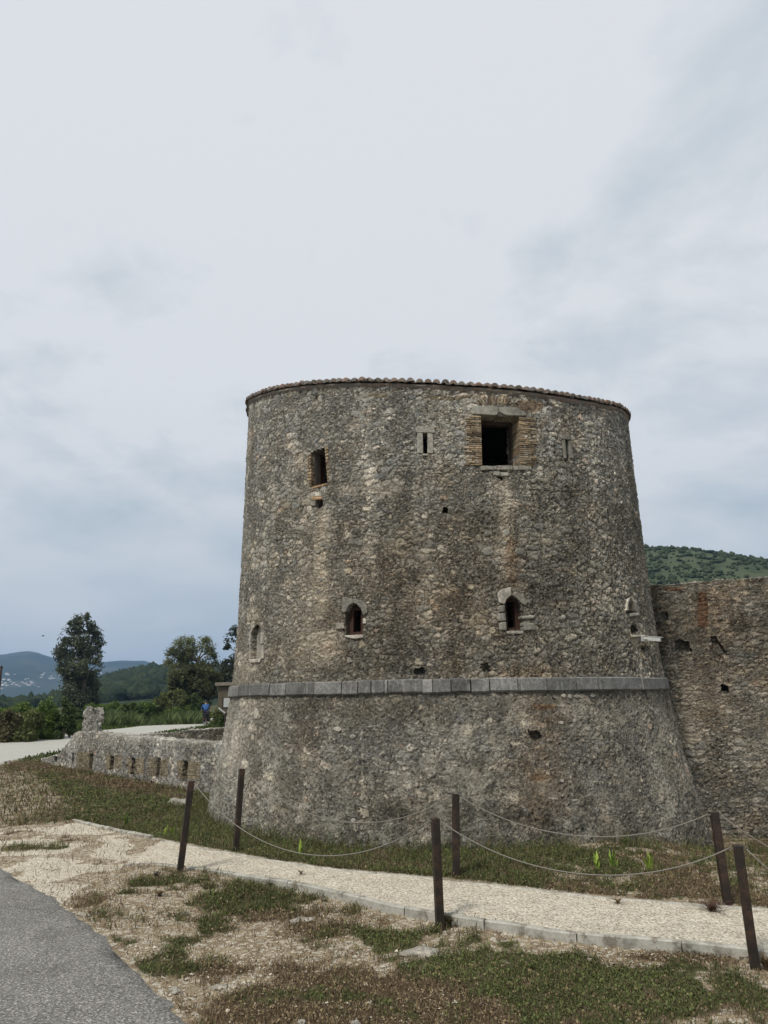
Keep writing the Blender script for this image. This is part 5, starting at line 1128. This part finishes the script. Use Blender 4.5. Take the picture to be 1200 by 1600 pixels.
for i, (x, y, hp, wp, lab) in enumerate([(1089, 861, 7, 9, 'dark dense tree at the top of the ridge, largest of the ridge trees'), (1099 - 8, 860, 4, 5, 'low ridge tree touching the largest one'), (1111, 866, 4, 4, 'small pale ridge tree with thin crown'), (1120, 868, 6, 7, 'rounded ridge tree right of the small pale one'), (1144, 871, 4, 8, 'wide low ridge tree in the middle of the slope'), (1158, 874, 5, 5, 'squat ridge tree next to the wide low one'), (1173, 877, 9, 8, 'lone taller ridge tree near the right photo edge'), (1189, 879, 6, 6, 'ridge tree second from the right photo edge'), (1198, 881, 6, 8, 'ridge tree at the right photo edge'), (1053, 862, 4, 7, 'low ridge tree nearest the tower'), (1068, 861, 4, 6, 'low ridge tree second from the tower'), (1022, 861, 3, 6, 'tiny ridge tree beside the tower edge'), (1134, 870, 3, 5, 'tiny ridge tree left of the wide low one')]):
    a, _ = elev(x, y); z = hzr(a, 328); k = 328 / 1080.; W_, H_ = wp * k, hp * k; rr = random.Random(i + 70); cls = [(rr.uniform(-.3, .3) * W_, rr.uniform(-.3, .3) * W_, H_ * rr.uniform(.5, .85), W_ * .28, W_ * .28, H_ * .2) for _ in range(6)]
    tree('ridge_tree', (328 * sin(a), 328 * cos(a), z - .1), H_ * .8, cls, 500, .32, (.02, .03, .018), (.05, .06, .03), lab, 'trees on the ridge', seed=80 + i, r0=.14)
# village on the mountain side
M_PLASTER = simple('white_plaster', (.6, .6, .58), .08, 2, .9, .1); M_REDROOF = simple('red_roof', (.42, .33, .27), .2, 2, .9, .1)
vill = [(3, 1066), (9, 1068), (14, 1064), (6, 1063), (19, 1070), (25, 1071), (28, 1072), (11, 1072), (2, 1077), (17, 1066), (22, 1068), (38, 1069), (42, 1070), (45, 1072), (35, 1067), (41, 1068), (50, 1069), (48, 1067), (54, 1071), (60, 1074), (13, 1055), (10, 1054), (23, 1055), (66, 1056), (64, 1060), (69, 1053), (78, 1061), (82, 1061), (85, 1060), (80, 1058), (92, 1056), (160, 1057), (165, 1060), (168, 1058), (171, 1061), (158, 1053), (40, 1062), (44, 1061), (31, 1073), (5, 1071)]
src_house = None
for i, (x, y) in enumerate(vill):
    d = ray(x, y); a = atan2(d[0], d[1]); sl_ = d[2] / hypot(d[0], d[1]); best = None
    for rr in np.linspace(1320, 2880, 160):
        zr = EYE + sl_ * rr
        if hzm(a, rr) >= zr: best = rr; break
    if best is None: continue
    s = random.uniform(.4, .85); o = thing('house', (best * sin(a), best * cos(a), hzm(a, best) - 1), 'tiny white house among the village on the distant blue mountainside', 'house', 'distant white village houses', rz=random.uniform(0, 3))
    if src_house is None:
        mb = MB(); mb.box((0, 0, 2.2), (9, 7, 5)); wl_ = mb.build('wall', M_PLASTER, o)
        mb = MB(); mb.prism([(-4.8, -3.8, 4.6), (-4.8, 3.8, 4.6), (-4.8, 0, 6)], [(4.8, -3.8, 4.6), (4.8, 3.8, 4.6), (4.8, 0, 6)]); rf_ = mb.build('roof', M_REDROOF, o); src_house = (wl_, rf_)
    else:
        for c_ in src_house: q = c_.copy(); COL.objects.link(q); q.parent = o
    o.scale = (s, s, s)

# ------------------------------------------------------------------ hut, board, barrier, pole, bird
M_HUT = simple('hut_plaster', (.10, .082, .052), .25, 2, .9, .4); M_SLAB = simple('hut_slab', (.2, .165, .13), .2, 3, .9, .3)
hp_ = AT(362, 1110, 60.); az = atan2(hp_[0], hp_[1]); z0 = float(far_z(hp_[0], hp_[1])); ht = AT(350, 1072, 60.)[2] - z0
hut = thing('hut', (hp_[0], hp_[1], z0), 'small brown flat roofed hut half hidden behind the tower', 'building', rz=-az * .6)
mb = MB(); mb.box((.6, 0, ht / 2), (3.2, 3, ht)); bevel(mb.build('wall', M_HUT, hut), .02)
mb = MB(); mb.box((.6, 0, ht + .12), (3.7, 3.5, .26)); bevel(mb.build('roof', M_SLAB, hut), .03)
mb = MB(); mb.box((-.4, -1.5, 1.5), (.5, .06, .7)); f_ = mb.build('window', M_BLACK, hut)
mb = MB(); mb.box((.9, -1.5, 1.05), (.85, .06, 2.1)); mb.build('door', M_WOODD, hut)
bp_ = AT(356, 1120, 50.); z0 = float(far_z(bp_[0], bp_[1])); t1 = AT(350, 1091, 50.)[2]; t0 = AT(350, 1105, 50.)[2]
bd = thing('notice_board', (bp_[0], bp_[1], z0), 'white notice board on dark posts peeking past the tower edge', 'sign', rz=.2)
mb = MB(); mb.box((.1, 0, (t0 + t1) / 2 - z0), (.85, .04, t1 - t0)); bevel(mb.build('panel', M_WHITE, bd), .005)
for sx2 in (-.37, .57):
    mb = MB(); mb.box((sx2, .05, (t1 - z0) / 2 + .03), (.06, .06, t1 - z0 + .06)); mb.build('leg', M_POST, bd)
g0, g1 = AT(341, 1106, 48.), AT(352, 1115, 48.); base_ = np.array([g1[0], g1[1], float(far_z(g1[0], g1[1]))])
br_ = thing('barrier', base_, 'slanted white barrier pole at the roadside by the notice board', 'barrier')
mb = MB(); mb.tube([Vector(g0 - base_), Vector(g1 - base_) * 1.0], .05, 8); mb.build('pole', M_WHITE, br_)
mb = MB(); mb.box((0.0, 0, (g1[2] - base_[2]) / 2), (.10, .10, g1[2] - base_[2] + .1)); mb.build('support', M_POST, br_)
u0, u1 = AT(2.5, 1040, 46.), AT(-3, 1110, 46.); ub = np.array([u1[0], u1[1], float(far_z(u1[0], u1[1])) - .2])
up_ = thing('utility_pole', ub, 'weathered wooden pole top at the left photo edge', 'pole')
mb = MB(); mb.tube([Vector((0, 0, 0)), Vector(u0 - ub)], [.07, .05], 10); mb.build('pole', M_WOODR, up_)
mb = MB(); mb.box(Vector(u0 - ub) - Vector((0, 0, .12)), (.2, .05, .05)); mb.build('crossbar', M_WOODD, up_)
bb = AT(67, 994, 70.); bird = thing('bird', bb, 'small dark bird gliding in the sky left of the tall tree', 'bird')
mb = MB(); mb.tube([(-.14, 0, 0), (-.08, 0, .01), (0, 0, .015), (.08, 0, .02), (.12, 0, .025), (.15, 0, .02)], [.006, .022, .032, .025, .02, .004], 8); mb.build('body', M_BLACK, bird, True)
mb = MB()
for sg in (-1, 1): mb.prism([(.06, 0, .03), (.09, sg * .12, .09), (.02, sg * .28, .05), (-.03, sg * .12, .07), (-.04, 0, .03)], [(.06, 0, .02), (.09, sg * .12, .08), (.02, sg * .28, .045), (-.03, sg * .12, .06), (-.04, 0, .02)])
mb.build('wing', M_BLACK, bird); bird.rotation_euler = (.1, 0, .1)
mb = MB(); mb.prism([(-.13, -.01, 0), (-.13, .01, 0), (-.2, .04, .0), (-.2, -.04, .0)], [(-.13, -.01, .006), (-.13, .01, .006), (-.2, .04, .006), (-.2, -.04, .006)]); mb.build('tail', M_BLACK, bird)

# ------------------------------------------------------------------ cyclist
cp = GT(320, 1135.5); CD = hypot(cp[0], cp[1]); cz0 = float(gz(cp[0], cp[1])) + .06
HEAD = atan2(cp[0], cp[1]) * -1 + .12     # riding away from the camera
M_SKIN = simple('skin', (.45, .27, .19), .08, 5, .6, .1); M_BLUE = simple('blue_jacket', (.03, .085, .22), .2, 8, .8, .4); M_TROU = simple('dark_trousers', (.02, .022, .03), .3, 8, .85, .4); M_HAIR = simple('dark_helmet', (.03, .03, .035), .2, 8, .5, .2)
M_TYRE = simple('tyre_rubber', (.015, .015, .015), .2, 20, .8, .2); M_STEEL = simple('bike_steel', (.25, .26, .27), .1, 10, .35, .1, metal=.8); M_ORANGE = simple('orange_bag', (.35, .07, .03), .1, 10, .7, .2)
bike = thing('bicycle', (cp[0], cp[1], cz0), 'touring bicycle with black panniers ridden away along the far road', 'bicycle', rz=HEAD)
def wheel(y, name='wheel'):
    o = bpy.data.objects.new(name, None); COL.objects.link(o); o.parent = bike; o.location = (0, y, .34)
    mb = MB(); mb.tube([(0, cos(a) * .33, sin(a) * .33) for a in np.linspace(0, 2 * pi, 33)], .02, 8, False); mb.build('tyre', M_TYRE, o, True)
    mb = MB(); mb.tube([(0, cos(a) * .305, sin(a) * .305) for a in np.linspace(0, 2 * pi, 33)], .009, 6, False); mb.tube([(-.04, 0, 0), (.04, 0, 0)], .02, 8)
    for k in range(14): a = 2 * pi * k / 14; mb.tube([(0, 0, 0), (0, cos(a) * .305, sin(a) * .305)], .0015, 4, False)
    mb.build('rim', M_STEEL, o)
wheel(-.52); wheel(.52)
mb = MB(); bbk, seatt, headt, headb = (0, -.1, .30), (0, -.24, .82), (0, .36, .86), (0, .39, .72)
for a, b_, r in ((bbk, seatt, .017), (seatt, headt, .016), (bbk, headb, .02), (headt, headb, .02), (bbk, (.05, -.52, .34), .01), (bbk, (-.05, -.52, .34), .01), (seatt, (.05, -.52, .34), .009), (seatt, (-.05, -.52, .34), .009), (headb, (.05, .52, .34), .012), (headb, (-.05, .52, .34), .012)): mb.tube([a, b_], r, 8)
mb.build('frame_tubes', M_HAIR, bike)
mb = MB(); mb.tube([(-.26, .30, .99), (-.25, .42, 1.0), (0, .40, .97), (.25, .42, 1.0), (.26, .30, .99)], .013, 8); mb.tube([(0, .35, .86), (0, .40, .97)], .015, 8); mb.build('handlebar', M_HAIR, bike)
mb = MB(); mb.prism([(-.075, -.36, .93), (.075, -.36, .93), (.02, -.1, .92), (-.02, -.1, .92)], [(-.07, -.36, .90), (.07, -.36, .90), (.02, -.1, .89), (-.02, -.1, .89)]); mb.tube([(0, -.24, .82), (0, -.26, .91)], .013, 8); bevel(mb.build('saddle', M_TYRE, bike), .01)
mb = MB(); mb.tube([(.09, -.1, .30), (.09, -.05, .15)], .01, 6); mb.tube([(-.09, -.1, .30), (-.09, -.15, .45)], .01, 6); mb.box((.14, -.05, .14), (.09, .09, .025)); mb.box((-.14, -.15, .46), (.09, .09, .025)); mb.tube([(-.1, -.1, .30), (.1, -.1, .30)], .012, 8); mb.build('crank', M_STEEL, bike)
for sg in (-1, 1):
    mb = MB(); mb.box((sg * .15, -.55, .50), (.15, .32, .36)); pn = bevel(mb.build('pannier', M_TYRE, bike), .03, 3)
    mb = MB(); mb.box((sg * .15, -.715, .50), (.10, .012, .05)); mb.build('reflector', M_ORANGE if sg < 0 else M_HAIR, pn)
mb = MB(); mb.box((0, -.52, .73), (.12, .36, .012)); mb.tube([(-.03, -.7, .73), (-.05, -.52, .36)], .006, 6); mb.tube([(.03, -.7, .73), (.05, -.52, .36)], .006, 6); mb.build('rack', M_HAIR, bike)
mb = MB(); mb.box((-.03, -.55, .80), (.3, .24, .12)); bevel(mb.build('rolled_bag', M_TYRE, bike), .04, 3)
person = thing('person', (cp[0], cp[1], cz0), 'person in a blue top and dark trousers riding the bicycle, seen from behind', 'person', rz=HEAD)
def skin(name, verts, edges, radii, mat, root=0, sub=1):
    me = bpy.data.meshes.new(name); me.from_pydata(verts, edges, []); me.materials.append(mat); o = bpy.data.objects.new(name, me); COL.objects.link(o); o.parent = person
    sk = o.modifiers.new('skin', 'SKIN'); sk.use_smooth_shade = True
    if not me.skin_vertices: me.skin_vertices.new()
    for i, r in enumerate(radii): me.skin_vertices[0].data[i].radius = (r, r) if not hasattr(r, '__len__') else r
    me.skin_vertices[0].data[root].use_root = True
    ss = o.modifiers.new('sub', 'SUBSURF'); ss.levels = sub; ss.render_levels = sub; return o
# joints (y forward)
pel, wst, chs, nk, hd, crn = (0, -.24, .98), (0, -.19, 1.14), (0, -.05, 1.36), (0, .04, 1.50), (0, .08, 1.60), (0, .09, 1.70)
V = [pel, wst, chs, nk, hd, crn]; E_ = [(0, 1), (1, 2), (2, 3), (3, 4), (4, 5)]; R = [.11, .09, .09, .05, .08, .07]
def limb(par, pts, rad):
    i = par
    for p, r in zip(pts, rad): V.append(p); R.append(r); E_.append((i, len(V) - 1)); i = len(V) - 1
    return i
for sg in (-1, 1):
    h = limb(2, [(sg * .19, -.01, 1.41), (sg * .25, .14, 1.22), (sg * .26, .27, 1.05)], [.065, .045, .03])
    palm = limb(h, [(sg * .26, .34, 1.025)], [.03])
    for f in range(4): y0 = .345 + .022 * f; limb(palm, [(sg * (.262 - .0), y0, 1.04 - .004 * f), (sg * .225, y0 + .005, 1.03), (sg * .215, y0, .995 + .003 * f)], [.010, .009, .008])
    limb(palm, [(sg * .235, .32, 1.02), (sg * .215, .335, 1.0)], [.011, .009])
    kn = (sg * .12, .14, .72) if sg < 0 else (sg * .12, .1, .60)
    ft = (sg * .14, -.14, .50) if sg < 0 else (sg * .14, -.06, .19)
    l = limb(0, [(sg * .10, -.22, .95), kn, ft], [.095, .062, .042]); limb(l, [(ft[0], ft[1] + .14, ft[2] - .02)], [.035])
body = skin('body', V, E_, R, M_SKIN, 0, 1)
jv = [(0, -.24, 1.0), (0, -.19, 1.14), (0, -.05, 1.36), (0, .015, 1.455)]; je = [(0, 1), (1, 2), (2, 3)]; jr = [(.18, .15), (.17, .15), (.19, .17), .10]
for sg in (-1, 1):
    n0 = len(jv); jv += [(sg * .19, -.01, 1.41), (sg * .25, .14, 1.22), (sg * .258, .22, 1.12)]; je += [(2, n0), (n0, n0 + 1), (n0 + 1, n0 + 2)]; jr += [.085, .062, .048]
skin('jacket', jv, je, jr, M_BLUE)
tv = [(0, -.24, .97)]; te = []; tr = [.15]
for sg in (-1, 1):
    kn = (sg * .12, .14, .72) if sg < 0 else (sg * .12, .1, .60); ft = (sg * .135, -.10, .56) if sg < 0 else (sg * .135, -.03, .28); n0 = len(tv); tv += [(sg * .10, -.22, .94), kn, ft]; te += [(0, n0), (n0, n0 + 1), (n0 + 1, n0 + 2)]; tr += [.11, .076, .056]
skin('trousers', tv, te, tr, M_TROU)
for sg in (-1, 1):
    ft = (sg * .14, -.14, .50) if sg < 0 else (sg * .14, -.06, .19); mb = MB(); mb.box((ft[0], ft[1] + .06, ft[2] - .035), (.095, .27, .085)); bevel(mb.build('shoe', M_TYRE, person), .03, 3)
import bmesh
bm = bmesh.new(); bmesh.ops.create_uvsphere(bm, u_segments=20, v_segments=14, radius=1); V2 = np.array([v.co[:] for v in bm.verts]); F2 = [tuple(v.index for v in f.verts) for f in bm.faces]; bm.free()
V2[:, 2] = np.where(V2[:, 2] < -.1, -.1 + (V2[:, 2] + .1) * .3, V2[:, 2]); V2 = V2 * np.array([.105, .13, .105]) + np.array([0, .07, 1.665]); meshobj('helmet', V2, F2, M_HAIR, person, True)
mb = MB()
for sg in (-1, 1): mb.box((sg * .033, .165, 1.635), (.022, .01, .012))
mb.build('eye', M_BLACK, person)
mb = MB(); mb.prism([(-.012, .165, 1.63), (.012, .165, 1.63), (.016, .19, 1.60), (-.016, .19, 1.60)], [(-.012, .15, 1.63), (.012, .15, 1.63), (.016, .15, 1.60), (-.016, .15, 1.60)]); bevel(mb.build('nose', M_SKIN, person), .004)
mb = MB(); mb.box((0, .165, 1.575), (.045, .008, .010)); mb.build('mouth', M_ORANGE, person)
for sg in (-1, 1):
    mb = MB(); mb.box((sg * .09, .08, 1.62), (.016, .035, .055)); bevel(mb.build('ear', M_SKIN, person), .006)

# ------------------------------------------------------------------ haze
mb = MB(); mb.box((0, 1500, 124), (9000, 6600, 252)); hz_ = mb.build('haze', None); tag(hz_, 'thin blue air between the viewer and the distant mountains', 'haze', kind='stuff')
m = bpy.data.materials.new('haze'); m.use_nodes = True; g = N(m.node_tree); m.node_tree.nodes.clear()
pv_ = g.n('ShaderNodeVolumePrincipled', {'Color': (.42, .66, 1, 1), 'Density': .00022, 'Anisotropy': .2})
g.n('ShaderNodeOutputMaterial', {'Volume': pv_.outputs[0]}); hz_.data.materials.append(m)
